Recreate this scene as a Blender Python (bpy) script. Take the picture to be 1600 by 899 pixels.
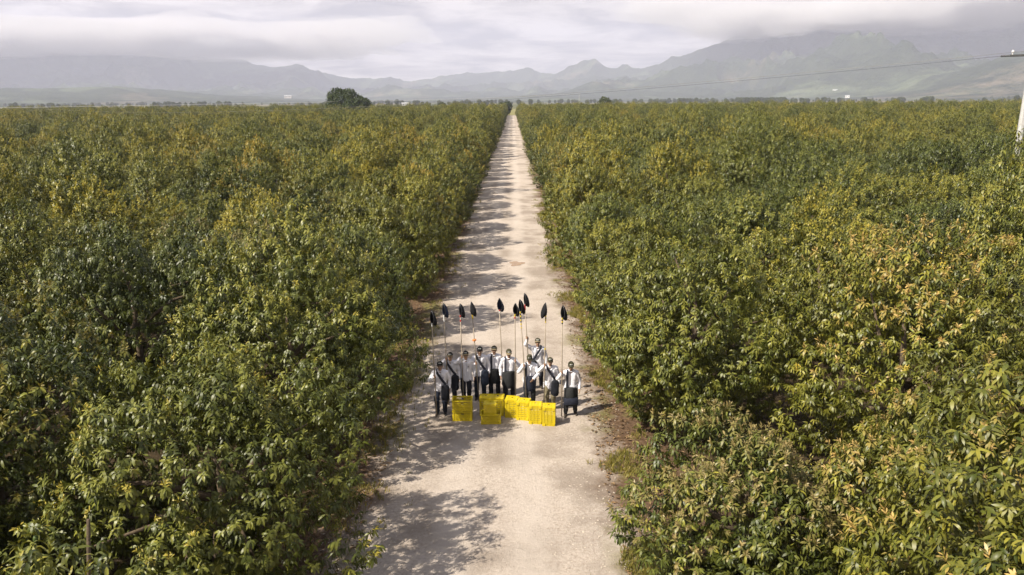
import bpy, math, random
import numpy as np
from mathutils import Vector, Matrix, Euler

sc = bpy.context.scene
for o in list(bpy.data.objects):
    bpy.data.objects.remove(o)
COL = sc.collection
RNG = np.random.default_rng(11)
rad = math.radians

# ------------------------------------------------------------------ camera
FPX = 1150.0                      # focal length in pixels of the 1600 wide photograph
CAM_H = 9.2
cam_d = bpy.data.cameras.new("camera")
cam_d.sensor_width = 36.0
cam_d.lens = FPX / 1600.0 * 36.0
cam_d.clip_start = 0.3
cam_d.clip_end = 60000
cam = bpy.data.objects.new("camera", cam_d)
COL.objects.link(cam)
CAM_R = (Matrix.Rotation(rad(0.15), 3, 'Z') @ Matrix.Rotation(rad(90 - 14.27), 3, 'X')
         @ Matrix.Rotation(rad(-0.38), 3, 'Z'))
cam.matrix_world = Matrix.Translation((0, 0, CAM_H)) @ CAM_R.to_4x4()
sc.camera = cam

def ray(px, py):
    return CAM_R @ Vector(((px - 800) / FPX, (449.5 - py) / FPX, -1.0))
def at_z(px, py, z=0.0):          # where the sight line through a photograph point meets height z
    r = ray(px, py); t = (z - CAM_H) / r.z
    return Vector((0, 0, CAM_H)) + r * t
def at_y(px, py, y):
    r = ray(px, py); t = y / r.y
    return Vector((0, 0, CAM_H)) + r * t

# ------------------------------------------------------------------ sun, sky, exposure
SUN_EL = rad(48)
SUN_AZ = Vector((0.87, 0.49, 0)).normalized()      # the way shadows fall on the ground
L = Vector((SUN_AZ.x * math.cos(SUN_EL), SUN_AZ.y * math.cos(SUN_EL), -math.sin(SUN_EL)))
sun_d = bpy.data.lights.new("sun", 'SUN')
sun_d.energy = 5.0
sun_d.angle = rad(0.6)
sun_d.color = (1.0, 0.92, 0.785)
sun = bpy.data.objects.new("sun", sun_d)
sun.rotation_euler = L.to_track_quat('-Z', 'Y').to_euler()
sun.location = (-60, -40, 120)
COL.objects.link(sun)

world = bpy.data.worlds.new("World"); sc.world = world
world.use_nodes = True
wn = world.node_tree.nodes; wl = world.node_tree.links
wn.clear()
def wnode(t, **kw):
    n = wn.new(t)
    for k, v in kw.items(): setattr(n, k, v)
    return n
sky = wnode('ShaderNodeTexSky', sky_type='NISHITA', sun_disc=False, sun_elevation=SUN_EL,
            sun_rotation=math.atan2(-SUN_AZ.x, -SUN_AZ.y), air_density=1.2, dust_density=2.0)
bg_sky = wnode('ShaderNodeBackground'); bg_sky.inputs[1].default_value = 0.1
wl.new(sky.outputs[0], bg_sky.inputs[0])
tc = wnode('ShaderNodeTexCoord')
sep = wnode('ShaderNodeSeparateXYZ'); wl.new(tc.outputs['Generated'], sep.inputs[0])
mz = wnode('ShaderNodeMath', operation='MAXIMUM'); wl.new(sep.outputs[2], mz.inputs[0]); mz.inputs[1].default_value = 0.0
az_ = wnode('ShaderNodeMath', operation='ADD'); wl.new(mz.outputs[0], az_.inputs[0]); az_.inputs[1].default_value = 0.10
cv = []
for i in (0, 1):
    d = wnode('ShaderNodeMath', operation='DIVIDE'); wl.new(sep.outputs[i], d.inputs[0]); wl.new(az_.outputs[0], d.inputs[1]); cv.append(d)
cmb = wnode('ShaderNodeCombineXYZ'); wl.new(cv[0].outputs[0], cmb.inputs[0]); wl.new(cv[1].outputs[0], cmb.inputs[1])
n1 = wnode('ShaderNodeTexNoise'); n1.inputs['Scale'].default_value = 1.5; n1.inputs['Detail'].default_value = 7
n1.inputs['Roughness'].default_value = 0.62; n1.inputs['Distortion'].default_value = 0.4
wl.new(cmb.outputs[0], n1.inputs['Vector'])
cr = wnode('ShaderNodeValToRGB'); wl.new(n1.outputs[0], cr.inputs[0])
e = cr.color_ramp.elements
e[0].position = 0.39; e[0].color = (0.15, 0.135, 0.13, 1)
e[1].position = 0.61; e[1].color = (0.64, 0.575, 0.52, 1)
m_ = e.new(0.5); m_.color = (0.39, 0.345, 0.31, 1)
bg_c = wnode('ShaderNodeBackground'); wl.new(cr.outputs[0], bg_c.inputs[0]); bg_c.inputs[1].default_value = 1.0
n2 = wnode('ShaderNodeTexNoise'); n2.inputs['Scale'].default_value = 0.5; n2.inputs['Detail'].default_value = 4
wl.new(cmb.outputs[0], n2.inputs['Vector'])
cov = wnode('ShaderNodeMapRange'); wl.new(n2.outputs[0], cov.inputs[0])
cov.inputs[1].default_value = 0.45; cov.inputs[2].default_value = 0.58; cov.inputs[3].default_value = 0.05; cov.inputs[4].default_value = 1.0
lowc = wnode('ShaderNodeMapRange'); wl.new(mz.outputs[0], lowc.inputs[0])
lowc.inputs[1].default_value = 0.15; lowc.inputs[2].default_value = 0.32; lowc.inputs[3].default_value = 1.0; lowc.inputs[4].default_value = 0.0
covm = wnode('ShaderNodeMath', operation='MAXIMUM'); wl.new(cov.outputs[0], covm.inputs[0]); wl.new(lowc.outputs[0], covm.inputs[1])
mixw = wnode('ShaderNodeMixShader'); wl.new(covm.outputs[0], mixw.inputs[0])
wl.new(bg_sky.outputs[0], mixw.inputs[1]); wl.new(bg_c.outputs[0], mixw.inputs[2])
wo = wnode('ShaderNodeOutputWorld'); wl.new(mixw.outputs[0], wo.inputs[0])

vs = sc.view_settings
vs.view_transform = 'Standard'; vs.look = 'None'; vs.exposure = 0.80; vs.gamma = 1.0; vs.use_curve_mapping = False
sc.cycles.max_bounces = 9
sc.cycles.diffuse_bounces = 1
sc.cycles.glossy_bounces = 2
sc.cycles.transmission_bounces = 2
sc.cycles.volume_bounces = 8
sc.cycles.use_denoising = True

# ------------------------------------------------------------------ helpers
def link(o, parent=None, kind=None, label=None, cat=None, group=None):
    COL.objects.link(o)
    if parent is not None: o.parent = parent
    tag(o, label, cat, group, kind)
    return o
def tag(o, label=None, cat=None, group=None, kind=None):
    if label: o['label'] = label
    if cat: o['category'] = cat
    if group: o['group'] = group
    if kind: o['kind'] = kind
    return o
def thing(name, loc, label, cat, group=None, rz=0.0):
    o = bpy.data.objects.new(name, None)
    o.empty_display_size = 0.3
    o.location = loc; o.rotation_euler = (0, 0, rz)
    return link(o, None, None, label, cat, group)
def obj(name, mesh, parent=None, **kw):
    return link(bpy.data.objects.new(name, mesh), parent, **kw)

def np_mesh(name, verts, loops, sizes, mat=None, col=None, smooth=False, colname='tint'):
    me = bpy.data.meshes.new(name)
    verts = np.asarray(verts, np.float32); loops = np.asarray(loops, np.int32).ravel(); sizes = np.asarray(sizes, np.int32)
    me.vertices.add(len(verts)); me.vertices.foreach_set('co', verts.ravel())
    if len(loops): me.loops.add(len(loops)); me.loops.foreach_set('vertex_index', loops)
    if len(sizes):
        me.polygons.add(len(sizes))
        me.polygons.foreach_set('loop_start', np.concatenate(([0], np.cumsum(sizes)[:-1])).astype(np.int32))
    if len(sizes): me.polygons.foreach_set('use_smooth', np.full(len(sizes), bool(smooth)))
    if col is not None:
        a = me.attributes.new(colname, 'FLOAT_COLOR', 'POINT')
        c = np.ones((len(verts), 4), np.float32); c[:, :3] = col
        a.data.foreach_set('color', c.ravel())
    me.update(calc_edges=True); me.validate()
    for m in (mat if isinstance(mat, (list, tuple)) else [mat]):
        if m is not None: me.materials.append(m)
    return me

class MB:                         # collects polygons for one mesh
    def __init__(s): s.v = []; s.f = []; s.n = 0
    def add(s, v, f):
        v = np.asarray(v, float).reshape(-1, 3)
        s.f += [[i + s.n for i in q] for q in f]; s.v.append(v); s.n += len(v)
    def box(s, c, size, rot=None, taper=1.0):
        x, y, z = (q / 2 for q in size)
        v = np.array([[-x, -y, -z], [x, -y, -z], [x, y, -z], [-x, y, -z], [-x * taper, -y * taper, z], [x * taper, -y * taper, z], [x * taper, y * taper, z], [-x * taper, y * taper, z]])
        if rot is not None: v = v @ np.array(rot).T
        s.add(v + np.asarray(c), [[3, 2, 1, 0], [4, 5, 6, 7], [0, 1, 5, 4], [1, 2, 6, 5], [2, 3, 7, 6], [3, 0, 4, 7]])
    def tube(s, pts, radii, n=8, cap=True, flat=1.0):
        pts = [Vector(p) for p in pts]
        if not hasattr(radii, '__len__'): radii = [radii] * len(pts)
        rings = []; prev = None
        for i, p in enumerate(pts):
            t = (pts[min(i + 1, len(pts) - 1)] - pts[max(i - 1, 0)])
            t = t.normalized() if t.length > 1e-9 else Vector((0, 0, 1))
            if prev is None:
                ref = Vector((0, 1, 0)) if abs(t.y) < 0.9 else Vector((1, 0, 0))
                u = t.cross(ref).normalized()
            else:
                u = (prev - t * prev.dot(t)).normalized()
            prev = u; w = t.cross(u)
            rings.append([p + (u * math.cos(a) + w * (flat * math.sin(a))) * radii[i] for a in [2 * math.pi * k / n for k in range(n)]])
        v = [q for r in rings for q in r]; f = []
        for i in range(len(pts) - 1):
            for k in range(n):
                a, b = i * n + k, i * n + (k + 1) % n
                f.append([a, b, b + n, a + n])
        if cap:
            f.append([k for k in range(n)][::-1]); f.append([(len(pts) - 1) * n + k for k in range(n)])
        s.add(v, f)
    def ball(s, c, r, n=10, m=6, rot=None):
        r = np.array(r if hasattr(r, '__len__') else (r, r, r), float); v = [[0, 0, -1]]; f = []
        for i in range(1, m):
            th = math.pi * i / m - math.pi / 2
            for k in range(n):
                a = 2 * math.pi * k / n; v.append([math.cos(th) * math.cos(a), math.cos(th) * math.sin(a), math.sin(th)])
        v.append([0, 0, 1]); top = len(v) - 1
        for k in range(n):
            f.append([0, 1 + (k + 1) % n, 1 + k]); f.append([top, top - n + k, top - n + (k + 1) % n])
        for i in range(m - 2):
            for k in range(n):
                a = 1 + i * n + k; b = 1 + i * n + (k + 1) % n; f.append([a, b, b + n, a + n])
        v = np.array(v) * r
        if rot is not None: v = v @ np.array(rot).T
        s.add(v + np.asarray(c), f)
    def cap(s, p, rp, q, rq, n=10):   # tapered capsule, closed
        p, q = Vector(p), Vector(q); d = (q - p)
        if d.length < 1e-6: return s.ball(p, rp)
        t = d.normalized(); pts = []; rr = []
        for a in (-0.97, -0.75, -0.4): pts.append(p + t * (rp * a)); rr.append(rp * math.sqrt(1 - a * a))
        pts.append(p); rr.append(rp); pts.append(q); rr.append(rq)
        for a in (0.4, 0.75, 0.97): pts.append(q + t * (rq * a)); rr.append(rq * math.sqrt(1 - a * a))
        s.tube(pts, rr, n)
    def mesh(s, name, mat, smooth=False):
        v = np.concatenate(s.v); return np_mesh(name, v, [i for q in s.f for i in q], [len(q) for q in s.f], mat, None, smooth)
    def build(s, name, mat, parent=None, smooth=False, **kw):
        return obj(name, s.mesh(name, mat, smooth), parent, **kw)

# smooth value noise on numpy arrays
_perm = np.random.default_rng(5).random(65536)
def vnoise(x, y, seed=0):
    xi = np.floor(x).astype(np.int64); yi = np.floor(y).astype(np.int64)
    fx = x - xi; fy = y - yi; fx = fx * fx * fx * (fx * (fx * 6 - 15) + 10); fy = fy * fy * fy * (fy * (fy * 6 - 15) + 10)
    def h(a, b): return _perm[((a * 73856093) ^ (b * 19349663) ^ (seed * 83492791)) & 65535]
    return (h(xi, yi) * (1 - fx) + h(xi + 1, yi) * fx) * (1 - fy) + (h(xi, yi + 1) * (1 - fx) + h(xi + 1, yi + 1) * fx) * fy
def fbm(x, y, o=5, seed=0, g=0.5):
    a = 1; s = 0; t = 0
    for i in range(o):
        s = s + a * vnoise(x * 2 ** i + 17.3 * i, y * 2 ** i - 9.1 * i, seed + i); t += a; a *= g
    return s / t
def ridged(x, y, o=5, seed=0):
    a = 1; s = 0; t = 0
    for i in range(o):
        s = s + a * (1 - np.abs(2 * vnoise(x * 2 ** i + 3.7 * i, y * 2 ** i + 5.1 * i, seed + i) - 1)) ** 1.6; t += a; a *= 0.5
    return s / t

# ------------------------------------------------------------------ materials
class NT:
    def __init__(s, name):
        s.m = bpy.data.materials.new(name); s.m.use_nodes = True
        s.t = s.m.node_tree; s.n = s.t.nodes; s.n.clear()
        s.out = s.n.new('ShaderNodeOutputMaterial')
    def node(s, t, ins=None, **kw):
        n = s.n.new(t)
        for k, v in kw.items(): setattr(n, k, v)
        for k, v in (ins or {}).items(): s.set(n, k, v)
        return n
    def set(s, n, k, v):
        if isinstance(v, bpy.types.NodeSocket): s.t.links.new(v, n.inputs[k])
        else:
            if isinstance(v, tuple) and len(v) == 3 and n.inputs[k].type == 'RGBA': v = v + (1,)
            n.inputs[k].default_value = v
    def noise(s, scale, detail=4, rough=0.55, vec=None, dist=0.0, dim='3D'):
        n = s.node('ShaderNodeTexNoise', {'Scale': scale, 'Detail': detail, 'Roughness': rough, 'Distortion': dist}, noise_dimensions=dim)
        if vec is not None: s.set(n, 'Vector', vec)
        return n.outputs[0]
    def ramp(s, fac, *stops):
        n = s.node('ShaderNodeValToRGB', {0: fac}); el = n.color_ramp.elements
        while len(el) < len(stops): el.new(0.5)
        for q, (p, c) in zip(el, stops):
            q.position = p; q.color = (c if isinstance(c, tuple) else (c, c, c)) + (1,)
        return n.outputs[0]
    def mix(s, fac, a, b, mode='MIX'):
        n = s.node('ShaderNodeMix', data_type='RGBA', blend_type=mode)
        s.set(n, 0, fac); s.set(n, 6, a); s.set(n, 7, b)
        return n.outputs[2]
    def math(s, op, a, b=0.0, c=None, clamp=False):
        n = s.node('ShaderNodeMath', operation=op, use_clamp=clamp); s.set(n, 0, a); s.set(n, 1, b)
        if c is not None: s.set(n, 2, c)
        return n.outputs[0]
    def rng(s, v, a, b, c=0.0, d=1.0):
        return s.node('ShaderNodeMapRange', {0: v, 1: a, 2: b, 3: c, 4: d}).outputs[0]
    def pos(s): return s.node('ShaderNodeNewGeometry').outputs['Position']
    def objc(s): return s.node('ShaderNodeTexCoord').outputs['Object']
    def bump(s, h, strength=0.3, dist=0.02):
        return s.node('ShaderNodeBump', {'Strength': strength, 'Distance': dist, 'Height': h}).outputs[0]
    def pr(s, base, rough=0.6, normal=None, spec=0.4, metal=0.0):
        p = s.node('ShaderNodeBsdfPrincipled', {'Base Color': base, 'Roughness': rough, 'Metallic': metal, 'Specular IOR Level': spec})
        if normal is not None: s.set(p, 'Normal', normal)
        return p
    def done(s, shader):
        s.t.links.new(shader.outputs[0] if hasattr(shader, 'outputs') else shader, s.out.inputs[0]); return s.m

def simple(name, col, rough=0.6, var=0.25, scale=12.0, bump=0.15, spec=0.4, metal=0.0, bscale=60.0, bdist=0.01):
    n = NT(name); v = n.objc()
    f = n.noise(scale, 5, 0.6, v)
    dark = tuple(c * (1 - var) for c in col); lite = tuple(min(1, c * (1 + var)) for c in col)
    base = n.ramp(f, (0.3, dark), (0.7, lite))
    return n.done(n.pr(base, rough, n.bump(n.noise(bscale, 4, 0.6, v), bump, bdist), spec, metal))

def ground_color(n, p):
    """gravel lane / verge / leaf litter / grass, in world metres"""
    s = n.node('ShaderNodeSeparateXYZ', {0: p}); x, y = s.outputs[0], s.outputs[1]
    big = n.noise(0.35, 5, 0.6, p); mid = n.noise(1.7, 6, 0.65, p); fine = n.noise(14, 5, 0.7, p); grit = n.noise(55, 3, 0.7, p)
    vor = n.node('ShaderNodeTexVoronoi', {'Scale': 15.0, 'Vector': p}); peb = vor.outputs['Distance']; pebc = vor.outputs['Color']
    pebv = n.node('ShaderNodeSeparateColor', {0: pebc}).outputs[0]
    g = n.ramp(fine, (0.28, (0.280, 0.226, 0.182)), (0.5, (0.468, 0.396, 0.333)), (0.72, (0.600, 0.528, 0.460)))
    g = n.mix(n.rng(mid, 0.35, 0.7), g, n.mix(0.5, g, (0.53, 0.460, 0.400)))
    g = n.mix(n.rng(big, 0.46, 0.60, 0, 0.8), g, (0.285, 0.235, 0.192))
    pm = n.math('MULTIPLY', n.rng(pebv, 0.80, 0.92), n.rng(peb, 0.034, 0.012))
    g = n.mix(pm, g, (0.62, 0.58, 0.52))
    pm2 = n.math('MULTIPLY', n.rng(pebv, 0.20, 0.10), n.rng(peb, 0.036, 0.014))
    g = n.mix(pm2, g, (0.15, 0.12, 0.095))
    # two worn wheel lanes down the drive
    xc = n.math('ADD', x, 0.55); xa = n.math('ABSOLUTE', xc)
    wob = n.math('MULTIPLY', n.math('SUBTRACT', big, 0.5), 0.9)
    lane = n.math('ABSOLUTE', n.math('SUBTRACT', n.math('ADD', xa, wob), 0.85))
    g = n.mix(n.math('MULTIPLY', n.rng(lane, 0.62, 0.2), n.rng(mid, 0.25, 0.6, 0.25, 0.7)), g, (0.545, 0.475, 0.412))
    # verge soil under leaf litter
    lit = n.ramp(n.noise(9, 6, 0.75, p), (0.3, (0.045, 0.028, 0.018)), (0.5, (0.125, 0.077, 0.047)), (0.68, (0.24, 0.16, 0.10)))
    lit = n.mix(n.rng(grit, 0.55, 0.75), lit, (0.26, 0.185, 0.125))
    lit = n.mix(n.rng(xa, 4.2, 6.2, 0, 0.85), lit, n.ramp(n.noise(7, 6, 0.75, p), (0.35, (0.018, 0.016, 0.009)), (0.7, (0.075, 0.055, 0.030))))   # litter colour darkened under the rows, painting in the shade between the trees
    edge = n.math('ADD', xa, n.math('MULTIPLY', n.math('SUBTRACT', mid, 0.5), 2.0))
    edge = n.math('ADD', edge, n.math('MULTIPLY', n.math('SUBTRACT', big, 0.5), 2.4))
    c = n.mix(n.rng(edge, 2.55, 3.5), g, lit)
    gr = n.ramp(n.noise(20, 5, 0.7, p), (0.35, (0.075, 0.078, 0.022)), (0.65, (0.27, 0.235, 0.085)))
    band = n.math('MULTIPLY', n.rng(xa, 2.3, 2.9), n.rng(xa, 4.9, 3.8))
    gm = n.math('MULTIPLY', band, n.rng(n.noise(0.42, 4, 0.6, p), 0.52, 0.60))
    c = n.mix(n.math('MULTIPLY', gm, n.rng(fine, 0.3, 0.55)), c, gr)
    h = n.math('ADD', n.math('MULTIPLY', fine, 0.6), n.math('ADD', n.math('MULTIPLY', grit, 0.5), n.math('MULTIPLY', mid, 0.8)))
    return c, h, y, x

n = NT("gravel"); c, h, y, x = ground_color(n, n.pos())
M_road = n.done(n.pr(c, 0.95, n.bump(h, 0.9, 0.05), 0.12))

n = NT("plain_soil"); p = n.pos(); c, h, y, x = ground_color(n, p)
vor = n.node('ShaderNodeTexVoronoi', {'Scale': 0.0042, 'Vector': n.node('ShaderNodeVectorMath', {0: p, 1: (1.0, 0.55, 1.0)}, operation='MULTIPLY').outputs[0]})
vc = n.node('ShaderNodeSeparateColor', {0: vor.outputs['Color']})
fld = n.ramp(vc.outputs[0], (0.0, (0.055, 0.070, 0.03)), (0.3, (0.10, 0.11, 0.04)), (0.5, (0.21, 0.17, 0.085)), (0.7, (0.09, 0.105, 0.045)), (0.9, (0.20, 0.15, 0.10)))
fld = n.mix(n.rng(n.noise(0.02, 6, 0.7, p), 0.4, 0.65), fld, n.mix(0.6, fld, (0.04, 0.05, 0.025)))
farm = n.math('MAXIMUM', n.rng(y, 474, 482), n.rng(n.math('ABSOLUTE', x), 420, 440))
strip = n.math('MULTIPLY', n.rng(y, 478, 486), n.rng(y, 900, 760))
fld = n.mix(strip, fld, n.ramp(n.noise(0.05, 5, 0.6, p), (0.3, (0.16, 0.155, 0.055)), (0.7, (0.26, 0.23, 0.10))))
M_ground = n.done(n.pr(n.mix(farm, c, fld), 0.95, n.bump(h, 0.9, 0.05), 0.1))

n = NT("forested_slope"); p = n.pos()
a = n.noise(0.0022, 7, 0.62, p, 0.6); b = n.noise(0.011, 6, 0.7, p); d = n.noise(0.0011, 5, 0.55, p, 0.8); f = n.noise(0.05, 3, 0.7, p)
base = n.ramp(b, (0.3, (0.016, 0.026, 0.018)), (0.7, (0.055, 0.070, 0.035)))
base = n.mix(n.math('MULTIPLY', n.rng(a, 0.53, 0.62), 0.75), base, n.ramp(b, (0.35, (0.07, 0.095, 0.055)), (0.65, (0.15, 0.175, 0.10))))
base = n.mix(n.math('MULTIPLY', n.rng(d, 0.58, 0.64), n.rng(b, 0.40, 0.6, 0, 0.55)), base, (0.22, 0.17, 0.13))
base = n.mix(n.math('MULTIPLY', n.rng(f, 0.58, 0.70), 0.7), base, (0.02, 0.03, 0.018))
M_hill = n.done(n.pr(base, 1.0, n.bump(n.math('ADD', b, f), 0.8, 18.0), 0.0))

def leaf_mat(name, rough, trans, spec=0.5):
    n = NT(name)
    t = n.node('ShaderNodeAttribute', attribute_name='tint').outputs['Color']
    oi = n.node('ShaderNodeObjectInfo').outputs['Random']
    t = n.mix(1.0, t, n.ramp(oi, (0.0, (0.58, 0.66, 0.70)), (0.35, (0.88, 0.94, 0.95)), (0.7, (1.08, 1.04, 0.9)), (1.0, (1.34, 1.24, 0.95))), 'MULTIPLY')
    nz = n.noise(7.0, 3, 0.6, n.objc())
    t = n.mix(1.0, t, n.ramp(nz, (0.3, (0.80, 0.86, 0.85)), (0.7, (1.18, 1.14, 1.0))), 'MULTIPLY')
    pr = n.pr(t, rough, None, spec)
    tr = n.node('ShaderNodeBsdfTranslucent', {'Color': n.mix(1.0, t, (1.7, 1.6, 0.7), 'MULTIPLY')})
    return n.done(n.node('ShaderNodeMixShader', {0: trans, 1: pr.outputs[0], 2: tr.outputs[0]}))
M_leaf = leaf_mat("avocado_leaf", 0.42, 0.10, 0.34)
M_far_leaf = leaf_mat("broad_tree_leaf", 0.6, 0.15, 0.3)
M_bark = simple("bark", (0.12, 0.09, 0.06), 0.9, 0.35, 9, 0.6, 0.2, bscale=30)
M_bark2 = simple("pale_bark", (0.30, 0.24, 0.12), 0.9, 0.3, 9, 0.5, 0.2, bscale=30)
M_litter = leaf_mat("dry_leaf", 0.75, 0.1, 0.25)
M_grassm = leaf_mat("verge_grass", 0.7, 0.25, 0.2)
M_stone = simple("pebble", (0.46, 0.40, 0.33), 0.9, 0.45, 3.0, 0.3, 0.2)
M_fruit = simple("green_fruit", (0.075, 0.115, 0.025), 0.45, 0.3, 14, 0.4, 0.5, bscale=90)

# ------------------------------------------------------------------ ground, drive, puddle
def polar_sheet(radii, nseg):
    v = [[0, 0, 0]]; f = []; s = []
    for r in radii:
        for k in range(nseg):
            a = 2 * math.pi * k / nseg; v.append([r * math.cos(a), r * math.sin(a), 0])
    for k in range(nseg): f += [0, 1 + k, 1 + (k + 1) % nseg]; s.append(3)
    for i in range(len(radii) - 1):
        for k in range(nseg):
            a = 1 + i * nseg + k; b = 1 + i * nseg + (k + 1) % nseg
            f += [a, a + nseg, b + nseg, b]; s.append(4)
    return v, f, s
v, f, s = polar_sheet([20, 60, 150, 400, 900, 2000, 4500, 9000, 12500], 48)
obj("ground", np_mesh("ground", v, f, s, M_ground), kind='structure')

ROAD_X = -0.55
ys = np.concatenate((np.arange(-14, 60, 0.5), np.arange(60, 474, 3)))
lx = ROAD_X - 3.1 + (fbm(ys * 0.35, ys * 0 + 2.2, 4, 3) - 0.5) * 1.5
rx = ROAD_X + 3.1 + (fbm(ys * 0.35, ys * 0 + 8.2, 4, 4) - 0.5) * 1.5
v = []; f = []; s = []
for i, yy in enumerate(ys):
    for k in range(9):
        t = k / 8; v.append([lx[i] * (1 - t) + rx[i] * t, yy, 0.004 + 0.02 * math.sin(math.pi * t)])
for i in range(len(ys) - 1):
    for k in range(8):
        a = i * 9 + k; f += [a, a + 1, a + 10, a + 9]; s.append(4)
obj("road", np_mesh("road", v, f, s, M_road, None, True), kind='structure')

n = NT("muddy_water"); q = n.noise(3.0, 4, 0.6, n.pos())
M_mud = n.done(n.pr(n.ramp(q, (0.3, (0.27, 0.165, 0.075)), (0.7, (0.36, 0.235, 0.12))), 0.25, None, 0.4))
pc = at_z(807, 412, 0.03)
v = [[pc.x, pc.y, 0.030]]; f = []; s = []
for k in range(28):
    a = 2 * math.pi * k / 28; w = 1 + 0.22 * math.sin(3 * a + 1) + 0.14 * math.sin(5 * a)
    v.append([pc.x + 0.40 * w * math.cos(a), pc.y + 0.62 * w * math.sin(a), 0.030])
    f += [0, 1 + k, 1 + (k + 1) % 28]; s.append(3)
obj("puddle", np_mesh("puddle", v, f, s, M_mud), kind='structure')

# ------------------------------------------------------------------ mountains
SKX = [-700, -300, -100, 0, 200, 300, 430, 560, 640, 690, 735, 800, 860, 895, 925, 960, 1000, 1060, 1110, 1170, 1240, 1330, 1450, 1600, 1750, 2100, 2600]
SKY = [96, 100, 92, 88, 86, 76, 62, 46, 34, 41, 45, 47, 46, 52, 60, 52, 53, 66, 80, 104, 130, 140, 136, 150, 146, 140, 120]
def az_of(px): return math.atan((px - 800) / FPX / 1.032)
az = np.linspace(az_of(-700), az_of(2500), 640)
nr = 210
rr = np.linspace(1900, 9800, nr)
A, R_ = np.meshgrid(az, rr, indexing='ij')
el = np.interp(A, [az_of(x) for x in SKX], [q / FPX / 1.064 for q in SKY])
Rr = np.interp(A, [az_of(x) for x in (-700, 0, 400, 640, 800, 925, 1110, 1400, 1700)], [8800, 8600, 8600, 8800, 8600, 7600, 7000, 6700, 6600])
el = el * np.cos(A)
X = R_ * np.sin(A); Y = R_ * np.cos(A)
rid = ridged(X / 1300 + 0.2 * fbm(X / 700, Y / 700, 3, 7), Y / 1300, 7, 40); rid2 = ridged(X / 430, Y / 430, 6, 60); fb = fbm(X / 900, Y / 900, 5, 80)
W = np.interp(A, [az_of(x) for x in (-700, 400, 800, 1100, 1700)], [3300, 3300, 3300, 3000, 2900])
t = np.clip((R_ - (Rr - W)) / W, 0, 1)
prof = t ** 1.35
Hh = np.clip(el * Rr, 0, 880)
z = Hh * prof * (1 - 0.95 * np.clip(4 * t * (1 - t), 0, 1) * (1 - rid)) + Hh * 0.85 * t * (1 - t) * (rid2 - 0.5) * 2 + 110 * t * (rid2 - 0.5) + 110 * t * (rid - 0.6)
z = z + np.clip((R_ - 2600) / 1500, 0, 1) * (1 - t) * 46 * (fb - 0.35)
back = np.clip((R_ - Rr) / 900, 0, 1)
z = z * (1 - 0.9 * back)
def hill(px, r, h, w, w2=None):
    a = az_of(px); cx, cy = r * math.sin(a), r * math.cos(a)
    ux, uy = math.cos(a), -math.sin(a)
    du = ((X - cx) * ux + (Y - cy) * uy) / w; dv = ((X - cx) * math.sin(a) + (Y - cy) * math.cos(a)) / (w2 or w)
    return h * np.exp(-(du ** 2 + dv ** 2)) * (0.8 + 0.4 * rid2)
z = z + hill(1430, 4300, 135, 460) + hill(1290, 4600, 70, 420) + hill(1680, 3700, 190, 420) + hill(1120, 4900, 60, 500) + hill(950, 5200, 45, 700)
z = z + hill(230, 4700, 60, 800) + hill(40, 4300, 50, 600) + hill(640, 6000, 60, 800)
z = np.clip(z, -3, 900)
z = np.where(R_ < 2100, -4, z - 1.5)
v = np.stack((X, Y, z), -1).reshape(-1, 3)
idx = np.arange(len(az) * nr).reshape(len(az), nr)
q = np.stack((idx[:-1, :-1], idx[1:, :-1], idx[1:, 1:], idx[:-1, 1:]), -1).reshape(-1, 4)[:, ::-1]
obj("mountains", np_mesh("mountains", v, q, np.full(len(q), 4), M_hill, None, True), kind='structure')

# low clouds resting on the ridges, and the hazy air of the valley
def volume_mat(name, col, dens, aniso=0.0):
    n = NT(name)
    p = n.node('ShaderNodeVolumePrincipled', {'Color': col, 'Density': dens, 'Anisotropy': aniso})
    n.t.links.new(p.outputs[0], n.out.inputs['Volume']); return n.m
M_cloud = volume_mat("cloud_vapour", (0.90, 0.88, 0.87), 0.0019, -0.1)
M_haze = volume_mat("valley_haze", (0.76, 0.785, 0.96), 0.000135)
# banks of stratus whose uneven base hides the mountain tops
crng = np.random.default_rng(61)
PUFF = []
for k in range(3):
    m = MB(); m.ball((0, 0, 0), 1.0, 36, 20); v = np.concatenate(m.v)
    nn = fbm(v[:, 0] * 1.9 + 7 * k + 9, v[:, 1] * 1.9 + v[:, 2] * 1.5 + 5 * k, 5, 200 + k) - 0.5
    PUFF.append(np_mesh("low_cloud", v * (1 + nn[:, None] * 1.5), [i for q in m.f for i in q], [len(q) for q in m.f], M_cloud, None, True))
def puff(px, r, zc, a, b, h):
    az_ = az_of(px); o = obj("low_cloud", PUFF[int(crng.integers(0, 3))], kind='structure')
    o.location = (r * math.sin(az_), r * math.cos(az_), zc); o.scale = (a, b, h); o.rotation_euler = (0, 0, -az_ + crng.uniform(-.5, .5))
for k in range(26):
    px = 1105 + 820 * (k + crng.uniform(-.5, .5)) / 26; h = crng.uniform(70, 130)
    puff(px, crng.uniform(5500, 6700), crng.uniform(0, 1) ** 1.5 * 230 + 485 + h * 0.6 + max(0, 1180 - px) * 0.5, crng.uniform(420, 900), crng.uniform(380, 700), h)
for k in range(26):
    px = -420 + 1000 * (k + crng.uniform(-.5, .5)) / 26; h = crng.uniform(60, 120)
    puff(px, crng.uniform(7100, 8500), crng.uniform(0, 1) ** 1.5 * 220 + 430 + h * 0.6, crng.uniform(520, 1100), crng.uniform(380, 700), h)
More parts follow.
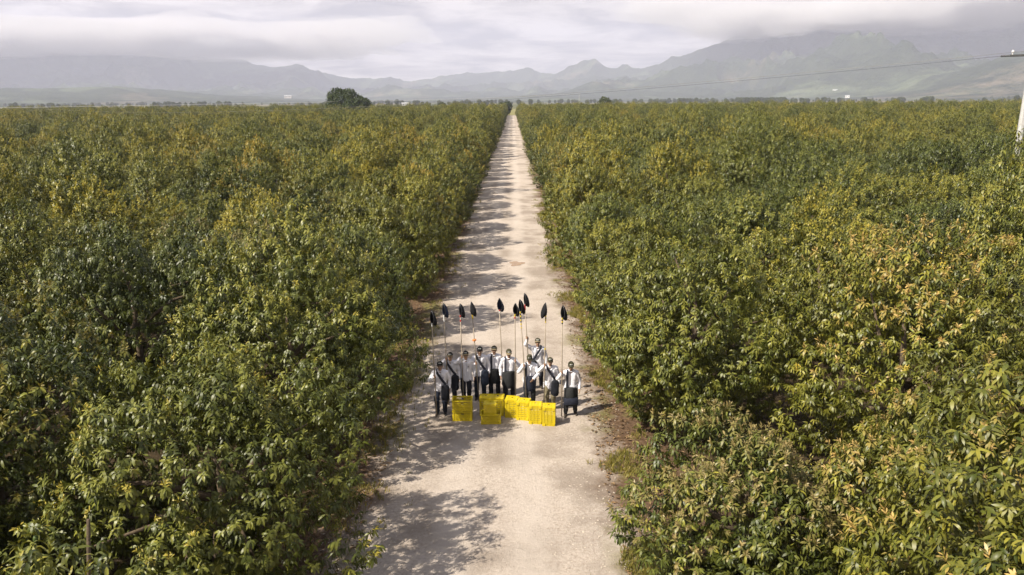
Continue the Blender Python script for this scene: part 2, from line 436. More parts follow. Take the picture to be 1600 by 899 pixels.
for k in range(22):
    h = crng.uniform(40, 75); px = crng.uniform(1090, 1700); puff(px, crng.uniform(5300, 6200), crng.uniform(490, 600) + max(0, 1180 - px) * 0.5, crng.uniform(130, 320), crng.uniform(130, 320), h)
    h = crng.uniform(40, 75); puff(crng.uniform(-100, 560), crng.uniform(6700, 7600), crng.uniform(430, 600), crng.uniform(160, 380), crng.uniform(160, 380), h)
m = MB(); m.box((0, 0, 560), (25400, 25400, 1122))
m.build("haze", M_haze, kind='stuff')

# ------------------------------------------------------------------ foliage
def norm(a): return a / np.maximum(np.linalg.norm(a, axis=-1, keepdims=True), 1e-9)
UP = np.array((0, 0, 1.0))
TINT_OLD = np.array((0.060, 0.070, 0.012)); TINT_MID = np.array((0.180, 0.176, 0.034))
FLUSH = {'orange': np.array((0.36, 0.235, 0.055)), 'pink': np.array((0.37, 0.235, 0.125)), 'yellow': np.array((0.33, 0.285, 0.060)), 'green': np.array((0.24, 0.235, 0.055))}

def crown_shoots(rng, R, H, n_out, n_in):
    """shoot tips over a broad dome that is broken into rounded boughs with deep creases between them"""
    nl = 25; dirs = []
    for k in range(nl):
        best = None
        for tr in range(16):
            d = rng.normal(size=3); d[2] = abs(d[2]) * 1.1 - 0.45 if tr % 4 else d[2]; d = d / np.linalg.norm(d)
            m = min([np.arccos(np.clip(d @ o, -1, 1)) for o in dirs], default=9)
            if best is None or m > best[0]: best = (m, d)
        dirs.append(best[1])
    dirs = np.array(dirs); amp = rng.uniform(0.82, 1.16, nl); ctr = np.array((rng.uniform(-.15, .15), rng.uniform(-.15, .15), 0.36 * H))
    low = 0.27 * H
    def ell(d):
        ax = np.stack((np.full(len(d), R), np.full(len(d), R), np.where(d[:, 2] > 0, 0.64 * H, low)), 1)
        return 1.0 / np.sqrt(((d / ax) ** 2).sum(1))
    lob = ctr + dirs * (ell(dirs) * amp)[:, None] * 0.70
    def make(n, lo, hi, crease):
        d = norm(rng.normal(size=(n * 3, 3)) * np.array((1, 1, 1.15)) + np.array((0, 0, 0.12)))
        ca = np.clip(d @ dirs.T, -1, 1); k = ca.argmax(1); a = np.arccos(ca[np.arange(len(d)), k])
        rr = ell(d) * amp[k] * (1.06 - crease * np.minimum(1, (a / 0.56) ** 2)) * rng.uniform(lo, hi, len(d))
        p = ctr + d * rr[:, None]; ok = p[:, 2] > 0.30; p = p[ok][:n]; nn = norm(p - lob[k[ok][:n]]); return p, norm(nn * 0.8 + d[ok][:n] * 0.5)
    P0, D0 = make(n_out, 0.93, 1.05, 0.58); P1, D1 = make(n_in, 0.66, 0.90, 0.52)
    return np.concatenate((P0, P1)), np.concatenate((D0, D1)), np.concatenate((np.zeros(len(P0)), np.ones(len(P1)))), lob, None

def leaves_from_shoots(rng, P, D, IN, H, flush=0.25, fcol='orange', flower=0.03, lscale=1.0, warm=0.0):
    """base, direction, side, length, width, droop, tint of every leaf"""
    out = []
    n = len(P)
    axis = norm(D * 0.75 + UP * 0.55 + rng.normal(size=(n, 3)) * 0.3)
    u = norm(np.cross(axis, rng.normal(size=(n, 3)))); w = np.cross(axis, u)
    sh = rng.uniform(0, 1, n)
    clump = fbm(P[:, 0] * 0.9 + 31, P[:, 1] * 0.9 + P[:, 2] * 0.8, 3, int(rng.integers(1, 50)))
    shoot_t = TINT_OLD[None] * (1 - sh[:, None] ** 2.0) + TINT_MID[None] * sh[:, None] ** 2.0
    shoot_t = shoot_t * (0.8 + 0.5 * clump[:, None])
    up = np.clip(D[:, 2] * 0.7 + 0.35, 0, 1) * np.clip((P[:, 2] / H - 0.25) * 1.7, 0, 1)
    pf = flush * np.clip((clump - 0.36) * 5, 0, 1) * up * 2.2
    isf = (rng.uniform(size=n) < pf) & (IN == 0)
    isb = (rng.uniform(size=n) < flower * np.clip((clump - 0.45) * 8, 0, 1) * 2) & (IN == 0) & (D[:, 2] > 0)
    k = 13
    for j in range(k):
        m = rng.uniform(size=n) < np.where(IN == 0, 0.93, 0.7)
        ph = j * 2.39996 + rng.uniform(-.35, .35, n)
        th = np.radians(38 + 62 * (1 - j / k) + rng.uniform(-14, 14, n))
        d = norm(axis * np.cos(th)[:, None] + (u * np.cos(ph)[:, None] + w * np.sin(ph)[:, None]) * np.sin(th)[:, None])
        d = norm(d - UP * rng.uniform(0.35, 0.95, n)[:, None])
        b = P + axis * (-0.13 + 0.17 * j / k) * lscale
        ln = rng.uniform(0.115, 0.190, n) * lscale
        tt = shoot_t * rng.uniform(0.75, 1.3, n)[:, None]
        young = isf & (j > 6)
        tt = np.where(young[:, None], TINT_MID * 0.75 + FLUSH[fcol] * 0.25, tt)
        out.append([x[m] for x in (b, d, axis, ln, ln * rng.uniform(0.25, 0.34, n), rng.uniform(0.35, 1.0, n), tt)])
    for j in range(9):                                   # young upright leaves of the new flush
        m = isf & (rng.uniform(size=n) < 0.85)
        ph = j * 2.39996; th = np.radians(rng.uniform(12, 62, n))
        d = norm(axis * np.cos(th)[:, None] + (u * math.cos(ph) + w * math.sin(ph)) * np.sin(th)[:, None])
        b = P + axis * (0.03 + 0.012 * j) * lscale
        ln = rng.uniform(0.06, 0.125, n) * lscale
        tt = FLUSH[fcol][None] * rng.uniform(0.45, 1.1, n)[:, None] * 0.8 + TINT_MID[None] * 0.45
        out.append([x[m] for x in (b, d, axis, ln, ln * rng.uniform(0.26, 0.36, n), rng.uniform(0.0, 0.5, n), tt)])
    for j in range(16):                                  # flower panicles
        m = isb & (rng.uniform(size=n) < 0.9)
        d = norm(axis * 0.8 + rng.normal(size=(n, 3)) * 0.7)
        b = P + axis * rng.uniform(0.0, 0.17, n)[:, None] + rng.normal(size=(n, 3)) * 0.03
        ln = rng.uniform(0.05, 0.09, n)
        tt = np.array((0.42, 0.33, 0.06))[None] * rng.uniform(0.6, 1.1, n)[:, None]
        out.append([x[m] for x in (b, d, axis, ln, ln * 0.3, rng.uniform(0.0, 0.4, n), tt)])
    return [np.concatenate([o[i] for o in out]) for i in range(7)]

def leaf_frames(d, ax):
    s = norm(np.cross(d, ax) + 1e-6); nn = np.cross(s, d)
    return s, nn
def leaf_mesh(name, lv, mat, fine=True):
    b, d, ax, ln, wd, dr, tt = lv
    s, nn = leaf_frames(d, ax)
    d2 = norm(d - UP * dr[:, None] * 0.9); d3 = norm(d2 - UP * dr[:, None] * 0.7)
    L_ = ln[:, None]; W = wd[:, None] * 0.5
    n = len(b)
    if fine:
        m1 = b + d * L_ * 0.34; m2 = m1 + d2 * L_ * 0.36; tp = m2 + d3 * L_ * 0.30
        up = nn * wd[:, None] * 0.16
        V = np.stack((b, m1 + s * W + up, m1, m1 - s * W + up, m2 + s * W * 0.86 + up, m2, m2 - s * W * 0.86 + up, tp), 1)
        F = np.array([0, 2, 1, 0, 3, 2, 1, 2, 5, 4, 2, 3, 6, 5, 4, 5, 7, 5, 6, 7]); S = [3, 3, 4, 4, 3, 3]; kv = 8
    else:
        m1 = b + d * L_ * 0.36; m2 = m1 + d2 * L_ * 0.38; tp = m2 + d3 * L_ * 0.28
        V = np.stack((b, m1 + s * W, m1 - s * W, m2 + s * W * 0.8, m2 - s * W * 0.8, tp), 1)
        F = np.array([0, 2, 1, 1, 2, 4, 3, 3, 4, 5]); S = [3, 4, 3]; kv = 6
    loops = (F[None] + (np.arange(n) * kv)[:, None]).ravel()
    return np_mesh(name, V.reshape(-1, 3), loops, np.tile(S, n), mat, np.repeat(tt, kv, 0), True)

def trunk_mb(rng, R, H, lobes):
    m = MB()
    lean = Vector((rng.uniform(-.25, .25), rng.uniform(-.25, .25), 0))
    pts = [Vector((0, 0, -0.1)) + lean * 0, Vector((0.03, 0, 0.5)) + lean * 0.3, lean + Vector((0, 0, 1.3)), lean * 1.4 + Vector((0.1, -0.05, 0.45 * H)), lean * 1.2 + Vector((0, 0.05, 0.62 * H))]
    m.tube(pts, [0.20, 0.15, 0.125, 0.085, 0.03], 9)
    return m, pts
def limb_mb(rng, start, end):
    m = MB(); a, b = Vector(start), Vector(end); mid = (a + b) / 2 + Vector((rng.uniform(-.15, .15), rng.uniform(-.15, .15), 0.25))
    m.tube([a, mid, b], [0.075, 0.05, 0.015], 7)
    return m

# ten shared crown shapes
KINDS = [  # R, H, flush, colour, flower, words
    (2.95, 6.3, 0.30, 'green', 0.00, "dark olive"), (3.05, 6.6, 0.40, 'yellow', 0.05, "olive green"),
    (2.90, 6.1, 0.9, 'orange', 0.02, "orange flushed"), (3.00, 6.5, 1.3, 'yellow', 0.15, "yellow flushed"),
    (3.10, 6.7, 0.35, 'green', 0.01, "pale green"), (2.80, 5.8, 0.3, 'green', 0.02, "rounded green"),
    (3.00, 6.4, 0.55, 'pink', 0.02, "pink tipped"), (2.95, 6.9, 0.6, 'yellow', 0.05, "tall bushy")]
crowns = []; trunks = []
for i, (R, H, fl, fc, fw, words) in enumerate(KINDS):
    rng = np.random.default_rng(100 + i)
    P, D, IN, lc, lr = crown_shoots(rng, R, H, 2500, 900)
    lv = leaves_from_shoots(rng, P, D, IN, H, fl, fc, fw, 0.96)
    crowns.append(leaf_mesh("crown", lv, M_leaf, False))
    m, pts = trunk_mb(rng, R, H, lc)
    for k in rng.choice(len(lc), 7, replace=False):
        st = pts[2].lerp(pts[3], rng.uniform(0, 1)); mm = limb_mb(rng, st, lc[k]); m.add(np.concatenate(mm.v), mm.f)
    trunks.append(m.mesh("trunk", M_bark, True))

# one leaf mesh per tint for the leaves of the nearest trees
def single_leaf(name, tint, droop):
    lv = [np.array([[0, 0, 0.0]]), np.array([[1.0, 0, 0]]), np.array([[0, 0, 1.0]]), np.array([1.0]), np.array([0.31]), np.array([droop]), np.array([tint])]
    return leaf_mesh(name, lv, M_leaf, True)
LEAFS = []
for tint in (TINT_OLD, TINT_OLD * 0.5 + TINT_MID * 0.5, TINT_MID, TINT_MID * 1.3, FLUSH['pink'], FLUSH['orange'], FLUSH['yellow'], np.array((0.42, 0.33, 0.06))):
    LEAFS.append((np.array(tint), [single_leaf("leaf", tint, d_) for d_ in (0.25, 0.6, 0.9)]))
fm = MB(); fm.ball((0, 0, -0.05), (0.032, 0.032, 0.05), 8, 6); FRUIT = fm.mesh("fruit", M_fruit, True)

def hero_tree(x, y, R, H, fl, fc, fw, label, seed, lscale=1.15, n_out=3000, rzoff=0.0, nleaf=300):
    """one of the nearest trees: its nearest leaves are objects of their own"""
    rng = np.random.default_rng(seed)
    root = thing("avocado_tree", (x, y, 0), label, "avocado tree", "avocado trees of the orchard")
    P, D, IN, lc, lr = crown_shoots(rng, R, H, int(n_out * (R / 2.9) ** 2), 900)
    lv = leaves_from_shoots(rng, P, D, IN, H, fl, fc, fw, lscale)
    b, d, ax, ln, wd, dr, tt = lv
    cp = np.array((0 - x, 0 - y, CAM_H)); dist = np.linalg.norm(b - cp, axis=1)
    w = (b + np.array((x, y, 0))) - np.array((0, 0, CAM_H))          # only leaves inside the frame count as the largest
    Ri = np.array(CAM_R); c_ = w @ Ri
    uu = c_[:, 0] / -c_[:, 2] * FPX; vv = c_[:, 1] / -c_[:, 2] * FPX
    inside = (np.abs(uu) < 815) & (np.abs(vv) < 460) & (c_[:, 2] < 0)
    score = np.where(inside & (ln > 0.1), ln / dist, 0); order = np.argsort(-score)[:nleaf]
    order = order[score[order] > 0]
    s, nn = leaf_frames(d, ax)
    for i in order:
        k = int(np.argmin([np.abs(q[0] - tt[i]).sum() for q in LEAFS])); me = LEAFS[k][1][0 if dr[i] < 0.45 else 1 if dr[i] < 0.75 else 2]
        o = bpy.data.objects.new("leaf", me); COL.objects.link(o); o.parent = root
        M = Matrix(((d[i, 0] * ln[i], -s[i, 0] * ln[i] * wd[i] / ln[i] / 0.31, nn[i, 0] * ln[i], b[i, 0]), (d[i, 1] * ln[i], -s[i, 1] * wd[i] / 0.31, nn[i, 1] * ln[i], b[i, 1]), (d[i, 2] * ln[i], -s[i, 2] * wd[i] / 0.31, nn[i, 2] * ln[i], b[i, 2]), (0, 0, 0, 1)))
        o.matrix_local = M
    keep = np.ones(len(b), bool); keep[order] = False
    obj("foliage", leaf_mesh("foliage", [q[keep] for q in lv], M_leaf, False), root, kind='stuff')
    m, pts = trunk_mb(rng, R, H, lc); m.build("trunk", M_bark, root, True)
    for k in rng.choice(len(lc), 8, replace=False):
        limb_mb(rng, pts[2].lerp(pts[3], rng.uniform(0, 1)), lc[k]).build("limb", M_bark, root, True)
    for k in rng.choice(np.where(IN == 0)[0], 9, replace=False):
        o = obj("fruit", FRUIT, root); o.location = P[k] + np.array((0, 0, -0.16)); o.scale = (1.2, 1.2, 1.2)
    return root

HERO = [  # x, y, R, H, flush, colour, flower, label, seed, leaf scale
    (-4.9, 6.5, 1.9, 4.8, 0.25, 'green', 0.02, "sparse large leaved avocado tree in the bottom left corner behind a bare branch stub", 301, 1.2),
    (-5.7, 12.2, 2.75, 4.9, 0.4, 'green', 0.10, "glossy avocado tree with yellow flower clusters at the lower left road edge", 302, 1.12),
    (-5.8, 18.4, 2.95, 6.2, 0.5, 'yellow', 0.07, "broad avocado tree left of the road, beside the leftmost worker", 303, 1.1),
    (-10.4, 13.0, 2.7, 6.5, 1.6, 'orange', 0.02, "avocado tree covered in orange new leaves at the left picture edge", 304, 1.1),
    (4.2, 12.2, 2.25, 3.5, 0.9, 'pink', 0.02, "low pink tipped avocado bush at the lower right road edge", 305, 1.05),
    (6.5, 7.3, 2.9, 5.6, 0.15, 'pink', 0.0, "large leaved avocado tree filling the bottom right corner of the picture", 306, 1.15),
    (4.8, 19.3, 2.75, 6.6, 0.3, 'green', 0.0, "dark drooping avocado tree right of the road, beside the rightmost worker", 307, 1.12),
    (9.2, 16.3, 3.0, 7.0, 0.32, 'pink', 0.01, "tall pink topped avocado tree right of the road, behind the low pink tipped bush", 318, 1.1),
    (7.75, 11.5, 2.45, 4.5, 0.5, 'pink', 0.0, "mid sized pink flushed avocado tree between the low bush and the bottom right corner", 309, 1.08)]
for h in HERO: hero_tree(*h[:9], lscale=h[9] * 0.79)

# the rest of the orchard: rows parallel to the drive
trees = []
hx = np.array([(h[0], h[1]) for h in HERO]); 
for side in (-1, 1):
    for row in range(0, 66):
        x0 = (-5.7 - 5.6 * row) if side < 0 else (4.85 + 5.6 * row)
        yy = -5.0 + RNG.uniform(0, 3) if row else -6.0
        j = 0
        while yy < 468:
            x = x0 + RNG.uniform(-.45, .45) * (1 if row else 0.5); y = yy + RNG.uniform(-.5, .5)
            if abs(x) < 0.78 * (y + 8) + 12 and (np.hypot(hx[:, 0] - x, hx[:, 1] - y).min() > 4.0):
                trees.append((side, row, j, x, y)); j += 1
            yy += 5.85
def cluster_kind(x, y, side):
    """young flush comes in drifts through the orchard"""
    q = fbm(np.array([x / 26.0 + 3]), np.array([y / 34.0]), 3, 9)[0] + RNG.uniform(-.14, .14) + (0.17 if side < 0 and 20 < y < 95 else 0.02)
    if q > 0.60: return int(RNG.choice([3, 3, 2, 3, 7]))
    if q > 0.52: return int(RNG.choice([2, 1, 7, 6, 3]))
    if q > 0.42: return int(RNG.choice([1, 4, 7, 0, 5]))
    return int(RNG.choice([0, 5, 1, 4, 0]))
def in_view(x, y):
    return y > 2 and abs(x) < 0.72 * y + 4.5
trees.sort(key=lambda q: (not in_view(q[3], q[4]), math.hypot(q[3], q[4])))
ORD = ["first", "second", "third", "fourth", "fifth", "sixth", "seventh", "eighth", "ninth", "tenth", "eleventh", "twelfth"]
def ordn(k):
    if k < 12: return ORD[k]
    k += 1; return f"{k}{'th' if 10 < k % 100 < 14 else {1: 'st', 2: 'nd', 3: 'rd'}.get(k % 10, 'th')}"
single = [q for q in trees if in_view(q[3], q[4])][:292]
extra = [q for q in trees if not in_view(q[3], q[4]) and -8 < q[4] < 14 and abs(q[3]) < 12]   # just outside the frame, their shade falls into it
rowcount = {}
done = set()
for q in sorted(single, key=lambda q: q[4]):
    side, row, j, x, y = q; done.add(q)
    k = rowcount.get((side, row), 0); rowcount[(side, row)] = k + 1
    ki = cluster_kind(x, y, side); R, H, fl, fc, fw, words = KINDS[ki]
    sd = "left" if side < 0 else "right"
    where = (f"in the row lining the {sd} road edge" if row == 0 else f"in the {ordn(row)} row {sd} of the road")
    lab = f"{words} avocado tree, {ordn(k)} from the viewer {where}"
    root = thing("avocado_tree", (x, y, 0), lab, "avocado tree", "avocado trees of the orchard", RNG.uniform(0, 6.28))
    sxy = RNG.uniform(0.86, 1.04) * (0.96 if row == 0 else 1.0); sz = RNG.uniform(0.80, 1.18) * (0.98 if row == 0 else 1)
    if abs(x - y * 0.675) < 3.2 and 36 < y < 49: sz = 1.24; sxy = 1.08      # the trees before the power pole stand tall
    root.scale = (sxy, sxy, sz)
    obj("crown", crowns[ki], root); obj("trunk", trunks[ki], root)
for q in extra:
    done.add(q); ki = cluster_kind(q[3], q[4], q[0])
    root = thing("avocado_tree", (q[3], q[4], 0), f"avocado tree just outside the picture, {ordn(extra.index(q))} nearest of those {'left' if q[0] < 0 else 'right'} of and behind the viewer", "avocado tree", "avocado trees beside the viewer", RNG.uniform(0, 6.28))
    sz = 0.85 if q[4] < 7 else 1.0
    root.scale = (0.95, 0.95, sz)
    obj("crown", crowns[ki], root); obj("trunk", trunks[ki], root)

def scatter_object(name, pts, idx, scl, rot, sources, kind='stuff'):
    """one object whose points carry instances of meshes that stand elsewhere in the scene"""
    me = np_mesh(name, pts, [], [])
    for nm, typ, arr in (('pick', 'INT', idx), ('turn', 'FLOAT', rot)):
        a = me.attributes.new(nm, typ, 'POINT'); a.data.foreach_set('value', np.asarray(arr))
    a = me.attributes.new('size', 'FLOAT_VECTOR', 'POINT'); a.data.foreach_set('vector', np.asarray(scl, np.float32).ravel())
    ng = bpy.data.node_groups.new(name, 'GeometryNodeTree')
    ng.interface.new_socket('Geometry', in_out='INPUT', socket_type='NodeSocketGeometry')
    ng.interface.new_socket('Geometry', in_out='OUTPUT', socket_type='NodeSocketGeometry')
    N = ng.nodes; gi = N.new('NodeGroupInput'); go = N.new('NodeGroupOutput')
    gti = N.new('GeometryNodeGeometryToInstance')
    for s_ in reversed(sources):
        oi = N.new('GeometryNodeObjectInfo'); oi.inputs['Object'].default_value = s_; oi.inputs['As Instance'].default_value = False
        oi.transform_space = 'ORIGINAL'
        g2 = N.new('GeometryNodeGeometryToInstance'); ng.links.new(oi.outputs['Geometry'], g2.inputs[0])
        ng.links.new(g2.outputs[0], gti.inputs[0])
    join = N.new('GeometryNodeJoinGeometry')
    for l in list(ng.links):
        if l.to_node == gti: 
            src = l.from_socket; ng.links.remove(l); ng.links.new(src, join.inputs[0])
    N.remove(gti)
    iop = N.new('GeometryNodeInstanceOnPoints'); iop.inputs['Pick Instance'].default_value = True
    ng.links.new(gi.outputs[0], iop.inputs['Points']); ng.links.new(join.outputs[0], iop.inputs['Instance'])
    def named(nm, typ):
        q = N.new('GeometryNodeInputNamedAttribute'); q.data_type = typ; q.inputs[0].default_value = nm; return q.outputs[0]
    ng.links.new(named('pick', 'INT'), iop.inputs['Instance Index'])
    cx = N.new('ShaderNodeCombineXYZ'); ng.links.new(named('turn', 'FLOAT'), cx.inputs[2]); ng.links.new(cx.outputs[0], iop.inputs['Rotation'])
    ng.links.new(named('size', 'FLOAT_VECTOR'), iop.inputs['Scale'])
    ng.links.new(iop.outputs[0], go.inputs[0])
    o = obj(name, me, kind=kind)
    md = o.modifiers.new(name, 'NODES'); md.node_group = ng
    return o
crown_objs = []
FIRST = {}
for o in COL.objects:
    if o.type == 'MESH': FIRST.setdefault(o.data.name, o)
for cme in crowns:
    crown_objs.append(FIRST.get(cme.name))
have = [i for i, o in enumerate(crown_objs) if o is not None]
rest = [q for q in trees if q not in done and q[4] > 2 and abs(q[3]) < 0.74 * q[4] + 16]
kk = []
for q in rest:
    k = cluster_kind(q[3], q[4], q[0])
    kk.append(have.index(k) if k in have else 0)
sx = RNG.uniform(0.88, 1.04, len(rest)); szz = RNG.uniform(0.84, 1.20, len(rest))
scatter_object("orchard_trees", np.array([(q[3], q[4], 0) for q in rest]), kk, np.stack((sx, sx, szz), 1), RNG.uniform(0, 6.28, len(rest)), [crown_objs[i] for i in have])
tag(COL.objects["orchard_trees"], "dense mass of far avocado trees filling the plain on both sides of the road", "orchard")

# ------------------------------------------------------------------ far trees, buildings, power line
rng = np.random.default_rng(77)
def broad_tree(x, y, lobes, label, seed, name="broad_tree", n=2600, ls=3.4, tints=((0.030, 0.050, 0.016), (0.095, 0.115, 0.036)), group=None, mat=None):
    rng = np.random.default_rng(seed)
    root = thing(name, (x, y, 0), label, "tree", group)
    c = np.array([q[:3] for q in lobes], float); r = np.array([q[3] for q in lobes], float)
    sub = []; sr = []
    for i in range(len(c)):
        k = max(6, int(14 * (r[i] / r.max()) ** 2))
        d = norm(rng.normal(size=(k, 3)) + np.array((0, 0, 0.25))); sub.append(c[i] + d * r[i] * 0.74); sr.append(np.full(k, r[i] * 0.34) * rng.uniform(0.7, 1.25, k))
        sub.append(c[i][None]); sr.append(np.array([r[i] * 0.72]))
    c2 = np.concatenate(sub); r2 = np.concatenate(sr)
    w = r2 ** 2 / (r2 ** 2).sum(); kk = rng.choice(len(c2), n * 3, p=w)
    d = norm(rng.normal(size=(n * 3, 3)) + np.array((0, 0, 0.2))); p = c2[kk] + d * (r2[kk] * rng.uniform(0.85, 1.08, n * 3))[:, None]
    dist = np.linalg.norm((p[:, None] - c2[None]) / r2[None, :, None], axis=2); dist[np.arange(len(p)), kk] = 9
    ok = dist.min(1) > 0.82; p, d = p[ok][:n], d[ok][:n]
    B = []; Dd = []; Ax = []; Ln = []; T = []
    for j in range(5):
        dd = norm(d * 0.5 + rng.normal(size=p.shape) * 0.7); B.append(p + rng.normal(size=p.shape) * 0.06 * ls); Dd.append(dd); Ax.append(norm(d + rng.normal(size=p.shape) * 0.3))
        Ln.append(rng.uniform(0.12, 0.24, len(p)) * ls); t = rng.uniform(0, 1, len(p))[:, None]; T.append(np.array(tints[0]) * (1 - t) + np.array(tints[1]) * t)
    Ln = np.concatenate(Ln)
    lv = [np.concatenate(B), np.concatenate(Dd), np.concatenate(Ax), Ln, Ln * 0.5, np.full(len(Ln), 0.4), np.concatenate(T)]
    obj("crown", leaf_mesh("crown", lv, mat or M_far_leaf, False), root)
    m = MB(); h = c[:, 2].mean(); tr = 0.06 * r.max() + 0.15
    m.tube([(0, 0, -0.2), (0.1, 0, h * 0.4), (0, 0.1, h * 0.8)], [tr * 1.4, tr, tr * 0.7], 8)
    for i in range(len(c)): m.tube([(0, 0.05, h * 0.5), tuple((np.array((0, 0, h * 0.6)) + c[i]) / 2), tuple(c[i])], [tr * 0.6, tr * 0.4, tr * 0.15], 6)
    m.build("trunk", M_bark, root, True)
    return root
pb = at_y(545, 157, 300.0)
broad_tree(pb.x, 300, [(-3.3, 0, 9.6, 4.7), (-0.8, 1, 9.9, 4.6), (3.4, 0, 8.2, 4.3), (6.0, 0, 7.4, 3.6), (-5.4, 0, 7.4, 3.8), (0.5, -2, 6.6, 4.5), (-2.5, -1, 5.5, 4.5), (4.0, -1, 5.3, 4.0)],
           "huge round dark green tree rising alone above the orchard left of the road", 501, "spreading_tree", 3600, 3.0)
for px, yy, hh, lab, sd in ((785, 476, 4.3, "small round tree beyond the left side of the road's far end", 502), (793, 480, 4.6, "tree at the very end of the road, right of its small round neighbour", 503),
                            (690, 470, 4.4, "little bushy tree on the skyline between the huge round tree and the road", 504), (946, 478, 6.4, "round lone tree on the skyline right of the road's far end", 505)):
    p = at_y(px, 157, yy); rr_ = 2.2 if px < 940 else 3.0
    broad_tree(p.x, yy, [(0, 0, hh + 1.4, rr_), (rr_ * 0.6, 0, hh + 0.6, rr_ * 0.75), (-rr_ * 0.6, 0.4, hh + 0.4, rr_ * 0.8), (0, 0, hh * 0.55, rr_ * 0.9)], lab, sd, "skyline_tree", 500, 4.0, group="lone trees on the skyline")

# woods and hedgerows scattered over the far plain
pts = []; 
for k in range(45):
    a = az_of(rng.uniform(-100, 1700)); r0 = 1500 * math.exp(rng.uniform(0, 1.1)); ang = rng.uniform(-0.35, 0.35) + (1.57 if rng.uniform() < 0.15 else 0); ln = rng.uniform(60, 420)
    for t in np.arange(0, ln, rng.uniform(7, 16)):
        pts.append((r0 * math.sin(a) + t * math.cos(ang - a) + rng.normal() * 5, r0 * math.cos(a) + t * math.sin(ang - a) + rng.normal() * 5, -0.3))
for k in range(260):
    a = az_of(rng.uniform(1150, 1225)) ; r0 = rng.uniform(1700, 2000); pts.append((r0 * math.sin(a), r0 * math.cos(a), 0))
for k in range(90):
    a = az_of(rng.uniform(-100, 1700)); r0 = 1300 * math.exp(rng.uniform(0, 1.1)); pts.append((r0 * math.sin(a), r0 * math.cos(a), 0))
pts = np.array(pts); sc_ = rng.uniform(0.7, 1.5, len(pts))
far0 = [o for o in COL.objects if o.name.startswith("crown") and o.parent and o.parent.name.startswith(("skyline_tree", "spreading_tree"))]
src = [o for o in COL.objects if o.name.startswith("crown") and o.parent and o.parent.name.startswith("skyline_tree")][:3]
o = scatter_object("far_woods", pts, rng.integers(0, 3, len(pts)), np.stack((sc_ * 1.2, sc_ * 1.2, sc_), 1), rng.uniform(0, 6.28, len(pts)), src)
tag(o, "scattered dark hedgerows and woods on the hazy plain before the mountains", "woods")

M_white = simple("white_wall", (0.78, 0.77, 0.74), 0.8, 0.06, 0.3, 0.0)
M_roofm = simple("sheet_roof", (0.55, 0.55, 0.55), 0.6, 0.15, 0.5, 0.0)
M_win = simple("dark_opening", (0.03, 0.03, 0.035), 0.4, 0.2, 1, 0.0)
def shed(px, r, w, d, h, label, zb=0.0):
    a = az_of(px); root = thing("farm_building", (r * math.sin(a), r * math.cos(a), zb), label, "building", "pale buildings far out on the plain", -a)
    m = MB(); m.box((0, 0, h / 2 - 1), (w, d, h + 2)); m.build("wall", M_white, root)
    m = MB(); y = d / 2 + 0.6; x = w / 2 + 0.6; t = h + d * 0.18
    m.add([(-x, -y, h + .02), (x, -y, h + .02), (x, 0, t), (-x, 0, t), (-x, y, h + .02), (x, y, h + .02), (-x, -y, h + .3), (x, -y, h + .3), (x, 0, t + .3), (-x, 0, t + .3), (-x, y, h + .3), (x, y, h + .3)],
          [[0, 3, 2, 1], [3, 4, 5, 2], [6, 7, 8, 9], [9, 8, 11, 10], [0, 1, 7, 6], [4, 10, 11, 5], [0, 6, 9, 3], [3, 9, 10, 4], [1, 2, 8, 7], [2, 5, 11, 8]])
    m.build("roof", M_roofm, root)
    for k in range(max(2, int(w / 9))):
        m = MB(); m.box(((k + 0.5) / max(2, int(w / 9)) * w - w / 2, -d / 2 - 0.03, h * 0.55), (2.2, 0.12, h * 0.4)); m.build("window", M_win, root)
shed(449, 3000, 26, 12, 6, "long white farm building far away left of the huge round tree", 24)
shed(632, 1500, 14, 8, 4.5, "tiny pale shed on the plain right of the huge round tree", 0)
shed(1322, 3300, 16, 10, 6, "pale building at the foot of the right hand mountains", 12)
shed(1302, 3900, 20, 12, 7, "small white building on the slope above the plain at the right", 40)

n = NT("concrete"); p = n.objc()
M_conc = n.done(n.pr(n.ramp(n.noise(6, 6, 0.65, p), (0.3, (0.42, 0.41, 0.39)), (0.7, (0.62, 0.61, 0.585))), 0.9, n.bump(n.noise(40, 4, 0.6, p), 0.4, 0.02), 0.2))
M_dark = simple("galvanised_dark", (0.06, 0.06, 0.06), 0.5, 0.3, 8, 0.1)
M_porc = simple("porcelain", (0.72, 0.70, 0.66), 0.25, 0.05, 8, 0.0, 0.5)
M_wire = simple("wire", (0.26, 0.25, 0.23), 0.45, 0.1, 8, 0.0, 0.5, 0.4)
def power_pole(x, y, rz, label, h=11.9):
    root = thing("power_pole", (x, y, 0), label, "power pole", "concrete poles of the power line", rz)
    m = MB(); m.tube([(0, 0, -0.5), (0, 0, 4), (0, 0, 8), (0, 0, h + 0.25)], [0.25, 0.22, 0.19, 0.155], 8); m.build("shaft", M_conc, root)
    m = MB(); m.box((0, 0.02, h - 0.1), (2.5, 0.12, 0.14)); m.build("crossarm", M_dark, root)
    for k, xx in enumerate((-1.1, 0.55, 1.1)):
        q = MB(); q.tube([(xx, 0.02, h - 0.03), (xx, 0.02, h + 0.09), (xx, 0.02, h + 0.12), (xx, 0.02, h + 0.22), (xx, 0.02, h + 0.26)], [0.03, 0.035, 0.08, 0.07, 0.03], 8); q.build("insulator", M_porc, root)
    q = MB(); q.tube([(-1.75, 0.02, h - .1), (-1.26, 0.02, h - .1)], 0.035, 6)
    for k in range(6): q.tube([(-1.70 + k * .075, 0.02, h - .1), (-1.665 + k * .075, 0.02, h - .1)], 0.075, 8)
    q.build("strain_insulator", M_dark, root)
    return root
PA = Vector((33.4, 49.5, 0)); PB = Vector((-118.0, 163.0, 0))
